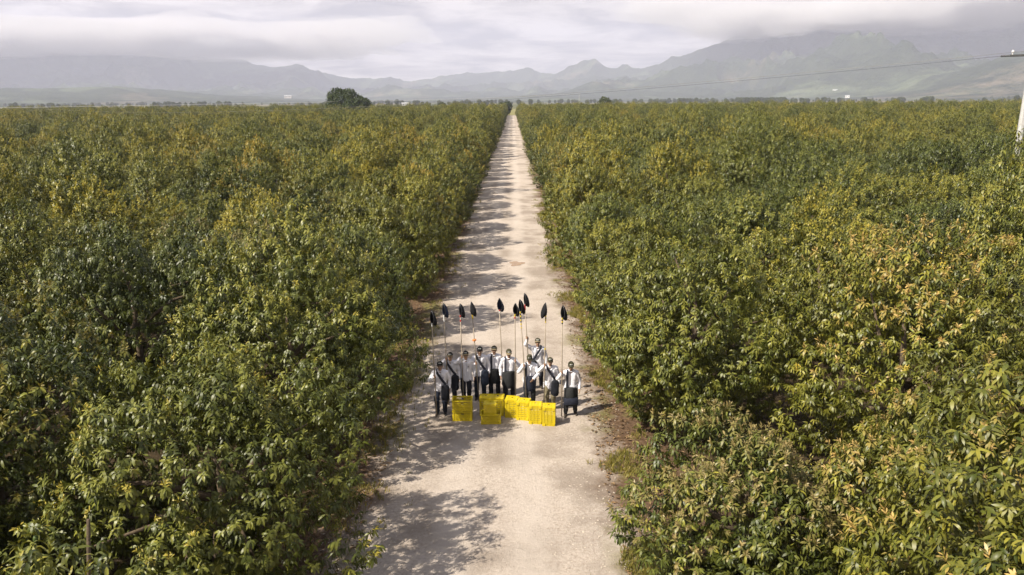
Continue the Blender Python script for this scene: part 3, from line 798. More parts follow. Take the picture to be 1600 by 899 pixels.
dirv = (PB - PA).normalized(); rz = math.atan2(-dirv.y, -dirv.x)
power_pole(PA.x, PA.y, rz, "concrete power pole at the right picture edge, rising out of the orchard")
power_pole(PB.x, PB.y, rz, "far concrete power pole beyond the left picture edge carrying the overhead wires", 9.4)
for k, (off, zo, sag, lab) in enumerate(((0.0, -0.1, 2.9, "dark wire strung from the tip of the crossarm at the right picture edge"), (0.55, 0.24, 3.0, "thin wire strung from the insulator on top of the crossarm at the right edge"))):
    nv = Vector((-dirv.x, -dirv.y, 0)); a = PA + nv * (off if k else -1.7) + Vector((0, 0, 11.9 + zo)); b = PB + nv * (off if k else -1.0) + Vector((0, 0, 9.4 + zo))
    pts_ = []
    for i in range(49):
        t = i / 48; p = a.lerp(b, t); p.z -= 4 * sag * t * (1 - t); pts_.append(p)
    m = MB(); m.tube(pts_, 0.009, 6); o = m.build("overhead_wire", M_wire if k else M_dark, None, True); tag(o, lab, "wire", "wires of the power line")
M_alu = simple("bare_aluminium", (0.62, 0.59, 0.54), 0.4, 0.1, 8, 0.0, 0.5, 0.2)
QA = at_y(-60, 172, 150.0); QB = at_y(905, 147, 800.0)
d2 = (QB - QA); rz2 = math.atan2(-d2.y, -d2.x)
power_pole(QA.x, QA.y, rz2 + math.pi / 2, "pole of the far power line beyond the left picture edge", QA.z)
power_pole(QB.x, QB.y, rz2 + math.pi / 2, "tiny far pole standing on the plain right of the road's far end", QB.z)
nv = Vector((-d2.y, d2.x, 0)).normalized()
for k, (off, lab) in enumerate(((-1.1, "lower pale wire passing before the huge round tree"), (0.55, "middle pale wire passing before the huge round tree"), (1.1, "upper pale wire passing before the huge round tree"))):
    pts_ = []
    for i in range(49):
        t = i / 48; p = QA.lerp(QB, t) + nv * off; p.z += 0.26 - 4 * 1.2 * t * (1 - t); pts_.append(p)
    m = MB(); m.tube(pts_, 0.030, 6); o = m.build("overhead_wire", M_alu, None, True); tag(o, lab, "wire", "pale wires of the far power line")

# ------------------------------------------------------------------ people
n = NT("skin"); M_skin = n.done(n.pr(n.ramp(n.noise(20, 4, 0.6, n.objc()), (0.3, (0.36, 0.215, 0.14)), (0.7, (0.44, 0.27, 0.18))), 0.5, None, 0.35))
def cloth(name, col, var=0.12, bump=0.35):
    n = NT(name); v = n.objc()
    f = n.noise(7, 5, 0.6, v, 0.5); d = tuple(c * (1 - var) for c in col); l_ = tuple(min(1, c * (1 + var)) for c in col)
    return n.done(n.pr(n.ramp(f, (0.3, d), (0.7, l_)), 0.85, n.bump(n.math('ADD', n.noise(11, 4, 0.6, v, 1.0), n.math('MULTIPLY', n.noise(160, 2, 0.5, v), 0.15)), bump, 0.03), 0.15))
M_shirt = cloth("white_cotton", (0.80, 0.79, 0.84), 0.04)
M_black = cloth("black_cotton", (0.020, 0.021, 0.028), 0.3)
M_navy = cloth("navy_denim", (0.022, 0.028, 0.045), 0.3)
M_khaki = cloth("khaki_cotton", (0.20, 0.17, 0.105), 0.2)
M_char = cloth("charcoal_canvas", (0.032, 0.033, 0.034), 0.3)
M_navybag = cloth("navy_canvas", (0.030, 0.034, 0.052), 0.25)
M_strap = cloth("strap_webbing", (0.040, 0.042, 0.058), 0.2, 0.2)
M_olive = cloth("olive_cap_cloth", (0.062, 0.058, 0.034), 0.2)
M_capb = cloth("black_cap_cloth", (0.018, 0.018, 0.017), 0.2)
M_tan = cloth("tan_cap_cloth", (0.25, 0.20, 0.12), 0.15)
M_patch = simple("white_print", (0.50, 0.50, 0.46), 0.7, 0.12, 60, 0.0)
M_ink = simple("dark_print", (0.03, 0.035, 0.06), 0.7, 0.1, 60, 0.0)
M_hair = simple("black_hair", (0.012, 0.010, 0.009), 0.55, 0.3, 60, 0.4)
M_lip = simple("lips", (0.17, 0.07, 0.055), 0.5, 0.1, 60, 0.0)
M_boot = simple("work_boot_leather", (0.045, 0.035, 0.026), 0.7, 0.35, 20, 0.3)
M_bootb = simple("black_rubber_boot", (0.018, 0.018, 0.018), 0.4, 0.25, 20, 0.2)
M_bootg = simple("grey_rubber_boot", (0.26, 0.26, 0.26), 0.6, 0.2, 20, 0.2)
n = NT("eye"); z_ = n.node('ShaderNodeSeparateXYZ', {0: n.objc()})
M_eye = n.done(n.pr((0.35, 0.32, 0.29), 0.2, None, 0.5)); M_iris = simple("iris", (0.015, 0.009, 0.006), 0.2, 0.1, 40, 0)

def bone2(a, b, l1, l2, pole):
    """middle joint of a two bone limb from a to b bending towards pole"""
    a, b, pole = Vector(a), Vector(b), Vector(pole); d = b - a; D = min(d.length, (l1 + l2) * 0.995); d.normalize()
    b = a + d * D; x = (l1 * l1 - l2 * l2 + D * D) / (2 * D); hgt = math.sqrt(max(l1 * l1 - x * x, 0)); pv = pole - d * pole.dot(d)
    return a + d * x + pv.normalized() * hgt, b

PENDING = []                      # meshes to be fused into one continuous skin each
def fuse(name, mb, mat, parent, voxel, smooth=4, ratio=0.5, wrinkle=0.0, seed=0):
    o = mb.build(name, mat, parent, True)
    md = o.modifiers.new("fuse", 'REMESH'); md.mode = 'VOXEL'; md.voxel_size = voxel; md.use_smooth_shade = True
    sm = o.modifiers.new("smooth", 'SMOOTH'); sm.iterations = smooth; sm.factor = 0.5
    if ratio < 1:
        de = o.modifiers.new("reduce", 'DECIMATE'); de.ratio = ratio
    PENDING.append((o, mat, wrinkle, seed)); return o

def hand(mb, wrist, fdir, palm_n, side, s, grip=None):
    """palm, four unequal fingers and a thumb; grip = (pole point, pole axis, pole radius)"""
    wrist = Vector(wrist); f = Vector(fdir).normalized(); nrm = Vector(palm_n); nrm = (nrm - f * nrm.dot(f)).normalized(); ac = f.cross(nrm) * side
    if grip is None:
        pc = wrist + f * 0.050 * s
        for k in (-1.1, 0, 1.1): mb.cap(wrist + ac * (0.014 * k * s), 0.019 * s, pc + ac * (0.022 * k * s) + f * 0.038 * s, 0.016 * s, 8)
        for i, (off, ln) in enumerate(((-1.5, .066), (-0.5, .078), (0.5, .074), (1.5, .058))):
            p = pc + f * 0.040 * s + ac * (0.0185 * off * s); d = f
            for q in range(3):
                d = (d + nrm * (0.20 + 0.12 * q)).normalized(); e_ = p + d * ln * s * (0.42, 0.32, 0.26)[q]; mb.cap(p, (0.0095 - 0.0008 * q) * s, e_, (0.0088 - 0.0008 * q) * s, 7); p = e_
        p = wrist + f * 0.022 * s - ac * 0.022 * s; d = (f * 0.75 - ac * 0.7 + nrm * 0.25).normalized()
        for q in range(2): e_ = p + d * 0.036 * s; mb.cap(p, (0.0125 - 0.002 * q) * s, e_, (0.0105 - 0.002 * q) * s, 7); p = e_; d = (d + f * 0.5).normalized()
    else:
        gp, ga, gr = grip; gp = Vector(gp); ga = Vector(ga).normalized()
        back = (wrist - gp); back = (back - ga * back.dot(ga)); back = back.normalized() if back.length > 1e-4 else Vector((0, 1, 0))
        pr = gr + 0.019 * s; pc = gp + back * pr
        for k in (-1.2, 0, 1.2): mb.cap(wrist, 0.022 * s, pc + ga * (0.021 * k * s), 0.0185 * s, 8)
        w = ga.cross(back) * side; r1 = gr + 0.0095 * s
        for i, (off, reach) in enumerate(((-1.5, 3.9), (-0.5, 4.3), (0.5, 4.2), (1.5, 3.6))):
            prev = None
            for q in range(6):
                a = 0.55 + reach * q / 5.0
                p = gp + ga * (0.0195 * off * s) + (back * math.cos(a) + w * math.sin(a)) * (r1 + 0.010 * s * max(0, 1 - q / 1.5))
                if prev is not None: mb.cap(prev, 0.0098 * s, p, 0.0092 * s, 7)
                prev = p
        prev = None
        for q in range(5):
            a = -0.5 - 2.3 * q / 4.0
            p = gp + ga * (0.034 * s + 0.006 * q * s) + (back * math.cos(a) + w * math.sin(a)) * (r1 + 0.004)
            if prev is not None: mb.cap(prev, 0.0115 * s, p, 0.0105 * s, 7)
            prev = p

def person(px, py, height, label, pole=None, right=None, left=None, trousers=None, boots=None, capm=None, shirt_hem=0.80, turn=0.0, stance=0.105, look=-9.0, logo=False, stride=0.0, slim=1.0):
    """px, py: cap top in the photograph. right / left: hand target (world) or None to hang. pole: (world point, axis) held"""
    s = height / 1.70
    base = at_z(px, py, height + 0.02); base = Vector((base.x, base.y, 0.0))
    root = thing("person", tuple(base), label, "person", "workers lined up behind the crates", turn)
    inv = Matrix.Rotation(-turn, 3, 'Z')
    loc = lambda w: inv @ (Vector(w) - base)
    S = lambda x, y, z: Vector((x * s, y * s, z * s))
    W = slim
    # joints
    hipL, hipR = S(-.09, 0.0, .90), S(.09, 0.0, .90)
    feet = [S(-stance - .01, -stride, .085), S(stance + .01, stride * 0.6, .085)]
    knees = [bone2(hipL, feet[0], .425 * s, .42 * s, (-.1, -1, 0))[0], bone2(hipR, feet[1], .425 * s, .42 * s, (.1, -1, 0))[0]]
    sh = [S(-.178 * W, .0, 1.365), S(.178 * W, .0, 1.365)]
    wr = []; el = []; grips = []; fd = []
    for i, (sd, tgt) in enumerate(((-1, right), (1, left))):
        if tgt is None:
            w_ = S(sd * .265, -.055, .865); bend = (sd * .5, .8, 0); grips.append(None)
        elif tgt[0] == 'grip':
            gp = loc(tgt[1]); ga = (inv @ Vector(tgt[2])).normalized(); toward = (sh[i] + S(sd * .05, 0, -.2)) - gp; toward.z *= 0.5; toward = toward - ga * toward.dot(ga)
            w_ = gp + toward.normalized() * 0.062 * s - ga * 0.035 * s; bend = (sd * .75, .15, -1.0); grips.append((gp, ga, tgt[3]))
        else:
            w_ = S(*tgt[1]); bend = (sd * .9, .5, -.3); grips.append(None)
        e_, w_ = bone2(sh[i], w_, .285 * s, .25 * s, bend); wr.append(w_); el.append(e_)
    hd = S(0, -.022, 1.575)
    Rh = np.array(Euler((rad(look), 0, 0)).to_matrix())
    H_ = lambda x, y, z: hd + Vector(Rh @ np.array((x * s, y * s, z * s)))
    # one continuous body
    b = MB()
    b.cap(S(-.075, .01, .93), .105 * s, S(.075, .01, .93), .105 * s); 
    for sx_ in (-1, 1):
        b.cap(S(sx_ * .060, 0, .95), .090 * s, S(sx_ * .058, 0, 1.14), .084 * s); b.cap(S(sx_ * .060, 0, 1.12), .086 * s, S(sx_ * .080 * W, .005, 1.29), .088 * s)
        b.cap(S(sx_ * .10, 0.0, 1.35), .056 * s, S(sx_ * .178 * W, 0, 1.36), .050 * s)
        b.cap(S(sx_ * .03, .01, 1.42), .038 * s, S(sx_ * .14, .005, 1.37), .038 * s)
    b.cap(S(0, .012, 1.36), .066 * s, S(0, -.005, 1.51), .052 * s)
    for i, sd in enumerate((-1, 1)):
        b.cap((hipL, hipR)[i], .088 * s, knees[i], .058 * s); b.cap(knees[i], .057 * s, feet[i], .040 * s)
        b.cap(feet[i] + S(0, .03, -.045), .036 * s, feet[i] + S(sd * .025, -.15, -.055), .028 * s)
        b.cap(sh[i], .049 * s, el[i], .040 * s); b.cap(el[i], .042 * s, wr[i], .028 * s)
        fdir = (wr[i] - el[i]).normalized()
        if grips[i]: hand(b, wr[i], fdir, (0, -1, 0), sd, s, grips[i])
        else: hand(b, wr[i], fdir + Vector((0, -.12, -.1)), (-sd * 1.0, 0.2, 0), -sd, s)
    b.ball(H_(0, .018, .045), np.array((.076, .094, .088)) * s, 16, 10, Rh); b.ball(H_(0, -.030, -.035), np.array((.060, .062, .078)) * s, 14, 9, Rh)
    b.ball(H_(0, -.062, -.090), np.array((.030, .028, .024)) * s, 10, 7, Rh)
    b.cap(H_(0, -.090, .012), .010 * s, H_(0, -.108, -.028), .016 * s, 8); b.cap(H_(-.012, -.098, -.034), .010 * s, H_(.012, -.098, -.034), .010 * s, 7)
    b.cap(H_(-.045, -.074, .030), .013 * s, H_(.045, -.074, .030), .013 * s, 8)
    for sd in (-1, 1):
        b.ball(H_(sd * .078, .015, -.005), np.array((.011, .022, .034)) * s, 8, 7, Rh); b.ball(H_(sd * .040, -.064, -.020), np.array((.024, .022, .020)) * s, 8, 7, Rh)
    b.cap(H_(-.020, -.088, -.056), .008 * s, H_(.020, -.088, -.056), .008 * s, 7)
    fuse("body", b, M_skin, root, 0.0085, 3, 0.45)
    for sd in (-1, 1):
        e_ = MB(); e_.ball(H_(sd * .031, -.083, .006), .0125 * s, 8, 6, Rh); eo = e_.build("eye", M_eye, root, True)
        e_ = MB(); e_.ball(H_(sd * .031, -.0925, .005), .0065 * s, 8, 5, Rh); e_.build("iris", M_iris, eo, True)
    m_ = MB(); m_.cap(H_(-.021, -.0945, -.057), .0055 * s, H_(.021, -.0945, -.057), .0055 * s, 7); m_.build("mouth", M_lip, root, True)
    hr = MB(); hr.ball(H_(0, .032, .040), np.array((.081, .090, .086)) * s, 16, 10, Rh); hr.cap(H_(-.05, .085, -.02), .028 * s, H_(.05, .085, -.02), .028 * s)
    for sd in (-1, 1): hr.cap(H_(sd * .074, -.008, .045), .009 * s, H_(sd * .076, -.006, .004), .006 * s, 7)
    fuse("hair", hr, M_hair, root, 0.010, 2, 0.5)
    # shirt with collar and cuffs
    h_ = shirt_hem
    t_ = MB(); t_.cap(S(-.080, .01, h_ + .13), .130 * s, S(.080, .01, h_ + .13), .130 * s); t_.cap(S(-.085, .005, h_ + .04), .128 * s, S(.085, .005, h_ + .04), .128 * s)
    for sx_ in (-1, 1):
        t_.cap(S(sx_ * .066, 0, h_ + .1), .120 * s, S(sx_ * .064, 0, 1.12), .112 * s); t_.cap(S(sx_ * .064, 0, 1.12), .114 * s, S(sx_ * .088 * W, .005, 1.30), .112 * s)
        t_.cap(S(sx_ * .09, .003, 1.352), .078 * s, S(sx_ * .180 * W, 0, 1.360), .070 * s); t_.cap(S(sx_ * .035, .012, 1.425), .048 * s, S(sx_ * .15, .006, 1.388), .056 * s)
    for i in (0, 1):
        t_.cap(sh[i], .069 * s, el[i], .058 * s); w2 = el[i].lerp(wr[i], 0.93); t_.cap(el[i], .057 * s, w2, .040 * s); t_.cap(w2 - (w2 - el[i]).normalized() * .03, .043 * s, w2, .043 * s)
    sho = fuse("shirt", t_, M_shirt, root, 0.012, 3, 0.6, 0.008, int(px))
    nb = MB(); ring = [S(.072 * math.cos(a), .004 + .068 * math.sin(a), 1.432 + .016 * math.sin(a)) for a in np.linspace(0, 2 * math.pi, 17)]
    nb.tube(ring, .014 * s, 7); nb.build("collar", M_shirt, root, True)
    if logo:
        lg = MB()
        for dx, w_, dz in ((0, .05, 0), (.012, .03, -.02), (-.02, .012, -.018)): lg.box(S(.085 + dx, -.1285, 1.24 + dz), (w_ * s, .004, .010 * s))
        lg.build("chest_print", M_ink, root)
    # trousers
    p_ = MB(); p_.cap(S(-.072, .01, .92), .104 * s, S(.072, .01, .92), .104 * s)
    for i in (0, 1):
        p_.cap((hipL, hipR)[i] - S(0, 0, .02), .096 * s, knees[i], .078 * s); a_ = knees[i].lerp(feet[i], 0.92); p_.cap(knees[i], .077 * s, a_, .066 * s)
    fuse("trousers", p_, trousers or M_black, root, 0.013, 3, 0.6, 0.009, int(py))
    for i, sd in enumerate((-1, 1)):
        k_ = MB(); f0 = feet[i]
        k_.cap(f0 + S(0, .005, .10), .056 * s, f0 + S(0, .012, -.02), .050 * s); k_.cap(f0 + S(0, .035, -.042), .043 * s, f0 + S(sd * .03, -.155, -.048), .036 * s); k_.cap(f0 + S(0, .01, -.03), .05 * s, f0 + S(sd * .015, -.09, -.045), .042 * s)
        k_.cap(f0 + S(0, .04, -.066), .018 * s, f0 + S(sd * .03, -.17, -.066), .018 * s)
        fuse("boot", k_, boots or M_boot, root, 0.011, 2, 0.6)
    # cap: crown, brim, front badge
    cm, bm_ = capm or (M_olive, M_olive)
    c_ = MB(); c_.ball((0, 0, 0), np.array((.092, .108, .088)) * s, 20, 14); vv = np.concatenate(c_.v); vv[:, 2] = np.where(vv[:, 2] < -0.004 * s, -0.004 * s + (vv[:, 2] + .004 * s) * 0.12, vv[:, 2]); c_.v = [vv @ Rh.T + np.array(H_(0, .012, .062))]
    c_.ball(H_(0, .012, .151), .009 * s, 7, 5)
    co = c_.build("cap", cm, root, True)
    br = MB(); V = []; F = []; nk = 13
    for lay, dz in ((0, 0), (1, -.006)):
        for k in range(nk):
            a = math.radians(-72 + 144 * k / (nk - 1)); 
            for q, ext in enumerate((0.0, 0.55, 1.0)):
                x = math.sin(a) * (.091 + .004 * ext); y = -math.cos(a) * .105 - ext * .064 * math.cos(a * 1.05) ** 0.8
                V.append(H_(x, .012 + y, .064 + dz - ext * (.016 + .016 * (x / .09) ** 2) - .010 * (x / .09) ** 2))
    N_ = nk * 3
    for k in range(nk - 1):
        for q in (0, 1):
            a = k * 3 + q; F.append([a, a + 3, a + 4, a + 1]); F.append([N_ + a + 1, N_ + a + 4, N_ + a + 3, N_ + a])
        a = k * 3 + 2; F.append([a, a + 3, N_ + a + 3, N_ + a])
    br.add(V, F); br.build("brim", bm_, co, True)
    bd = MB(); V = []; F = []
    for k in range(7):
        a = math.radians(-30 + 60 * k / 6)
        for zz in (.086, .110):
            rr_ = math.sqrt(max(0, 1 - ((zz - .062) / .088) ** 2)); V.append(H_(math.sin(a) * (.0945 * rr_), .012 - math.cos(a) * (.111 * rr_), zz))
    for k in range(6): F.append([k * 2, k * 2 + 2, k * 2 + 3, k * 2 + 1])
    bd.add(V, F); bo = bd.build("cap_badge", M_patch, co)
    ik = MB()
    for a0, w_ in ((-17, 7), (-6, 6), (4, 8), (15, 6)):
        V = []
        for a in (a0, a0 + w_):
            for zz in (.093, .103):
                rr_ = math.sqrt(max(0, 1 - ((zz - .062) / .088) ** 2)); V.append(H_(math.sin(math.radians(a)) * .0962 * rr_, .012 - math.cos(math.radians(a)) * .113 * rr_, zz))
        ik.add(V, [[0, 2, 3, 1]])
    ik.build("badge_print", M_ink, bo)
    return dict(root=root, base=base, s=s, S=S, turn=turn, sh=sh)

def strap_mesh(pts, width, mat_name, mat, side_dirs):
    m = MB(); V = []
    for p, sd, nrm in zip(pts, side_dirs[0], side_dirs[1]):
        for a, bq in ((-1, 0), (1, 0), (1, 1), (-1, 1)): V.append(Vector(p) + Vector(sd) * (width / 2 * a) + Vector(nrm) * (0.006 * bq))
    F = []
    for i in range(len(pts) - 1):
        for k in range(4): F.append([i * 4 + k, i * 4 + (k + 1) % 4, i * 4 + 4 + (k + 1) % 4, i * 4 + 4 + k])
    m.add(V, F); return m
def torso_pt(x, z, front=True, off=0.0):
    """skin of the shirt in body units"""
    w = 0.195 + 0.02 * max(0, (z - 1.2)); dpt = 0.126 + off
    q = max(0.0, 1 - (abs(x) / w) ** 2.6); y = dpt * q ** 0.5
    if z > 1.36: y *= max(0.0, 1 - ((z - 1.36) / 0.085) ** 2) ** 0.5
    return (x, -y if front else y, z)
def bag(P, kind, label, side=1, mat=None, x0=-0.12, width=0.42, top=0.98, bottom=0.50, navy=False, group=True):
    """picking bag: a strap over the shoulder and an open canvas pouch"""
    s, S, base = P['s'], P['S'], P['base']
    root = thing("picking_bag", tuple(base), label, "picking bag", "picking bags worn by the workers", P['turn'])
    mat = mat or M_char
    if kind == 'side': xs, xe, zt = -side * 0.105, side * 0.175, 0.99
    else: xs, xe, zt = x0 - 0.02 * (1 if x0 > 0 else -1) * 0, x0 * 1.05, top
    pts = []; 
    for t in np.linspace(0, 1, 16): 
        z = 1.432 + (zt - 1.432) * t; x = xs + (xe - xs) * t; pts.append(S(*torso_pt(x, z, True, 0.012)))
    over = S(xs * 0.98, 0.0, 1.452); back = [S(*torso_pt(xs + (xe * 0.8 - xs) * t, 1.432 + (1.0 - 1.432) * t, False, 0.014)) for t in np.linspace(0, 1, 12)]
    allp = back[::-1] + [over] + pts
    sd = []; nr = []
    for i, p in enumerate(allp):
        tn = (allp[min(i + 1, len(allp) - 1)] - allp[max(i - 1, 0)]).normalized(); out = Vector((p.x * 0.6, p.y, 0)) if i != len(back) else Vector((0, 0, 1))
        if out.length < 1e-5: out = Vector((0, -1, 0))
        out = (out - tn * out.dot(tn)).normalized(); nr.append(out); sd.append(tn.cross(out))
    strap_mesh(allp, 0.072 * s, "strap", M_strap, (sd, nr)).build("strap", M_strap, root, True)
    # pouch: an open-topped bag of doubled cloth
    m = MB(); nseg = 22; rows = 12; V = []; F = []
    if kind == 'side': cx, cy, hw, hd, zt_, zb = side * 0.150, -0.155, 0.125, 0.062, 1.0, bottom
    else: cx, cy, hw, hd, zt_, zb = 0.0, -0.165, width / 2, 0.070, top, bottom
    for lay in (0, 1):
        for i in range(rows):
            t = i / (rows - 1); z = zt_ + (zb - zt_) * t; bulge = 0.80 + 0.35 * math.sin(math.pi * min(1, t * 0.95)) + (0.22 * t if kind != 'side' else 0); tip = 1.0 if t < 0.9 else (0.86 if i == rows - 2 else 0.62)
            for k in range(nseg):
                a = 2 * math.pi * k / nseg; wv = 1 + 0.05 * math.sin(3 * a + 5 * t + cx * 9); ra = (hw * (0.94 + 0.08 * t) * tip * wv - 0.006 * lay); rb = (hd * bulge * tip * wv - 0.006 * lay)
                curve = 0.10 * ((math.cos(a) * ra) / 0.2) ** 2 if kind != 'side' else 0.0
                V.append(S(cx + ra * math.cos(a), cy + rb * math.sin(a) * (1 if math.sin(a) < 0 else 0.35) + curve, z - (0.03 * math.cos(a * 2) if i == 0 else 0) + (0.004 * lay)))
    NN = nseg * rows
    for i in range(rows - 1):
        for k in range(nseg):
            a, b_ = i * nseg + k, i * nseg + (k + 1) % nseg; F.append([a, a + nseg, b_ + nseg, b_]); F.append([NN + a, NN + b_, NN + b_ + nseg, NN + a + nseg])
    for k in range(nseg): F.append([k, (k + 1) % nseg, NN + (k + 1) % nseg, NN + k])
    F.append([(rows - 1) * nseg + k for k in range(nseg)]); m.add(V, F)
    m.build("pouch", mat, root, True)
    if navy:
        q = MB(); V = []; F = []; nn = 9
        for i in range(5):
            for k in range(nn):
                t = k / (nn - 1); x = (t - 0.5) * width * 0.98; z = bottom + 0.05 + 0.24 * i / 4 + 0.02 * math.sin(3 * t + i)
                V.append(S(x, -0.165 - 0.108 - 0.020 * math.sin(math.pi * i / 4) + 0.55 * x * x * 2, z))
        for i in range(4):
            for k in range(nn - 1): a = i * nn + k; F.append([a, a + 1, a + nn + 1, a + nn])
        n0 = len(V); V += [v_ + Vector((0, 0.02, 0)) for v_ in V]; F += [[n0 + j for j in f_[::-1]] for f_ in F[:]]
        q.add(V, F); q.build("front_pocket", M_navybag, root, True)
    return root

n = NT("pole_wood"); v_ = n.objc()
M_pole = n.done(n.pr(n.ramp(n.noise(5, 5, 0.6, v_), (0.3, (0.26, 0.21, 0.155)), (0.7, (0.42, 0.36, 0.285))), 0.6, None, 0.3))
TAPE = {k: simple(k + "_tape", c, 0.5, 0.1, 40, 0.05) for k, c in (('red', (0.50, 0.035, 0.03)), ('yellow', (0.72, 0.52, 0.03)), ('white', (0.75, 0.75, 0.72)), ('black', (0.02, 0.02, 0.02)), ('orange', (0.75, 0.25, 0.06)))}
M_net = cloth("black_net_cloth", (0.016, 0.016, 0.018), 0.35)
M_netb = cloth("navy_net_cloth", (0.022, 0.030, 0.055), 0.3)
M_ring = simple("ring_steel", (0.08, 0.08, 0.085), 0.4, 0.2, 30, 0.0, 0.5, 0.6)
def picking_pole(bottom, top, label, bands=(), net=M_net, yaw=0.0, droop=1, size=1.0):
    """long pole with a pointed cutting ring and a hanging fruit pouch"""
    bottom, top = Vector(bottom), Vector(top); ax = (top - bottom); ln = ax.length; ax.normalize()
    root = thing("picking_pole", tuple(bottom), label, "picking pole", "long fruit picking poles held upright")
    root.rotation_euler = ax.to_track_quat('Z', 'Y').to_euler()
    m = MB(); m.tube([(0, 0, 0), (0.004, 0, ln * .5), (0, 0, ln)], [.017, .0165, .0145], 8); m.build("shaft", M_pole, root, True)
    for z0, w_, c in bands:
        q = MB(); q.tube([(0, 0, ln - z0 - w_), (0, 0, ln - z0)], .0215 if c != 'orange' else .06, 8); q.build("tape_band", TAPE[c], root)
    Rz = np.array(Euler((0, 0, yaw)).to_matrix()); k_ = size * 0.90
    prof = [(0, 0), (.075, .06), (.105, .15), (.100, .26), (.060, .36), (0, .46)]
    ring = [(x * k_, z * k_) for x, z in prof] + [(-x * k_, z * k_) for x, z in prof[::-1][1:]]
    c_ = 0.02
    m = MB(); m.tube([Rz @ np.array((x + c_, 0, z)) + np.array((0, 0, ln - 0.03)) for x, z in ring], .009, 6, cap=False); m.build("ring", M_ring, root, True)
    # pouch bulging behind the ring and hanging a little lower than it
    V = []; F = []; nseg = len(ring) - 1; lay = 7
    for l_ in range(lay):
        t = l_ / (lay - 1); sh_ = math.sqrt(max(0.0, 1 - t ** 2.2)); 
        for x, z in ring[:-1]:
            zc = 0.20 * k_; zz = zc + (z - zc) * (0.30 + 0.70 * sh_) - 0.16 * k_ * t * droop; V.append(Rz @ np.array((c_ + x * (0.25 + 0.75 * sh_) * (1 + .15 * math.sin(math.pi * t)), 0.16 * k_ * t ** 0.8, zz)) + np.array((0, 0, ln - 0.03)))
    for l_ in range(lay - 1):
        for k in range(nseg): a, b_ = l_ * nseg + k, l_ * nseg + (k + 1) % nseg; F.append([a, b_, b_ + nseg, a + nseg])
    F.append([(lay - 1) * nseg + k for k in range(nseg)])
    n0 = len(V); ctr = np.mean(V, 0); V2 = [ctr + (np.array(q) - ctr) * 0.94 for q in V]; F2 = [[n0 + j for j in f_[::-1]] for f_ in F]
    rim = [[k, n0 + k, n0 + (k + 1) % nseg, (k + 1) % nseg] for k in range(nseg)]
    m = MB(); m.add(V + V2, F + F2 + rim); m.build("net_pouch", net, root, True)
    return root

Z1 = lambda zx, zy: (640 + zx * 0.27804, 440 + zy * 0.27809)      # enlarged view -> photograph pixels
def setup(ptop, h, pole_top, pole_hand, pole_bot, dy, ground=True):
    """ground place of a worker and the pole standing dy in front of him"""
    b = at_z(*Z1(*ptop), h + 0.02); y = b.y - dy
    tp = at_y(*Z1(*pole_top), y); hp = at_y(*Z1(*pole_hand), y)
    ax = (tp - hp).normalized(); bt = hp + ax * ((0.03 - hp.z) / ax.z)
    return (tp, hp, bt, ax)
WK = [  # cap top, height, pole top, hand, dy, which hand, kwargs
  dict(c=(170, 448), h=1.68, pt=(125, 235), ph=(141, 535), dy=.22, hand='R', label="leftmost worker in front, black cap, holding a pole beside the yellow crates", kw=dict(trousers=M_navy, boots=M_bootb, capm=(M_capb, M_capb), logo=True, shirt_hem=.80)),
  dict(c=(227, 398), h=1.66, pt=(192, 190), ph=(206, 436), dy=.20, hand='R', label="worker half hidden behind the leftmost one, hand raised to his cap on the pole", kw=dict(trousers=M_black, boots=M_boot, capm=(M_capb, M_tan))),
  dict(c=(315, 390), h=1.66, pt=(285, 190), ph=(294, 424), dy=.22, hand='R', label="worker without a bag in a long white shirt behind the leftmost crates", kw=dict(trousers=M_black, boots=M_bootg, capm=(M_capb, M_tan), logo=True, shirt_hem=.74, stance=.07)),
  dict(c=(394, 366), h=1.74, pt=(352, 180), ph=(374, 460), dy=.24, hand='R', label="tall worker in a black cap holding the pole with an orange ring", kw=dict(trousers=M_navy, boots=M_boot, capm=(M_capb, M_capb), logo=True)),
  dict(c=(475, 361), h=1.70, pt=(505, 160), ph=(520, 478), dy=.26, hand='L', label="worker in an olive cap with tan brim, pole in his hand at the right", kw=dict(trousers=M_black, boots=M_bootb, capm=(M_olive, M_tan))),
  dict(c=(557, 379), h=1.68, pt=(592, 185), ph=(594, 446), dy=.24, hand='L', label="worker in the middle with a wide dark bag apron, pole gripped at his chest", kw=dict(trousers=M_black, boots=M_boot, capm=(M_olive, M_tan), turn=0.10, look=12)),
  dict(c=(720, 318), h=1.70, pt=(648, 130), ph=(659, 316), dy=.18, hand='R', label="rearmost worker, arm stretched up high to hold his pole", kw=dict(trousers=M_black, boots=M_boot, capm=(M_olive, M_tan))),
  dict(c=(674, 410), h=1.68, pt=(622, 170), ph=(643, 472), dy=.24, hand='R', label="worker looking down in an olive cap, in front of the rearmost man", kw=dict(trousers=M_char, boots=M_boot, capm=(M_olive, M_olive), look=14, left=('at', (.115, -.27, 1.02)))),
  dict(c=(790, 426), h=1.66, pt=(765, 190), ph=(759, 470), dy=.22, hand='R', label="worker in khaki trousers, second from the right", kw=dict(trousers=M_khaki, boots=M_boot, capm=(M_olive, M_olive), stance=.08, shirt_hem=.72, logo=True)),
  dict(c=(907, 449), h=1.68, pt=(858, 205), ph=(856, 510), dy=.20, hand='R', label="rightmost worker standing apart with a big dark bag hanging to his knees", kw=dict(trousers=M_char, boots=M_boot, capm=(M_olive, M_olive), look=10, stance=.14, stride=.08)),
]
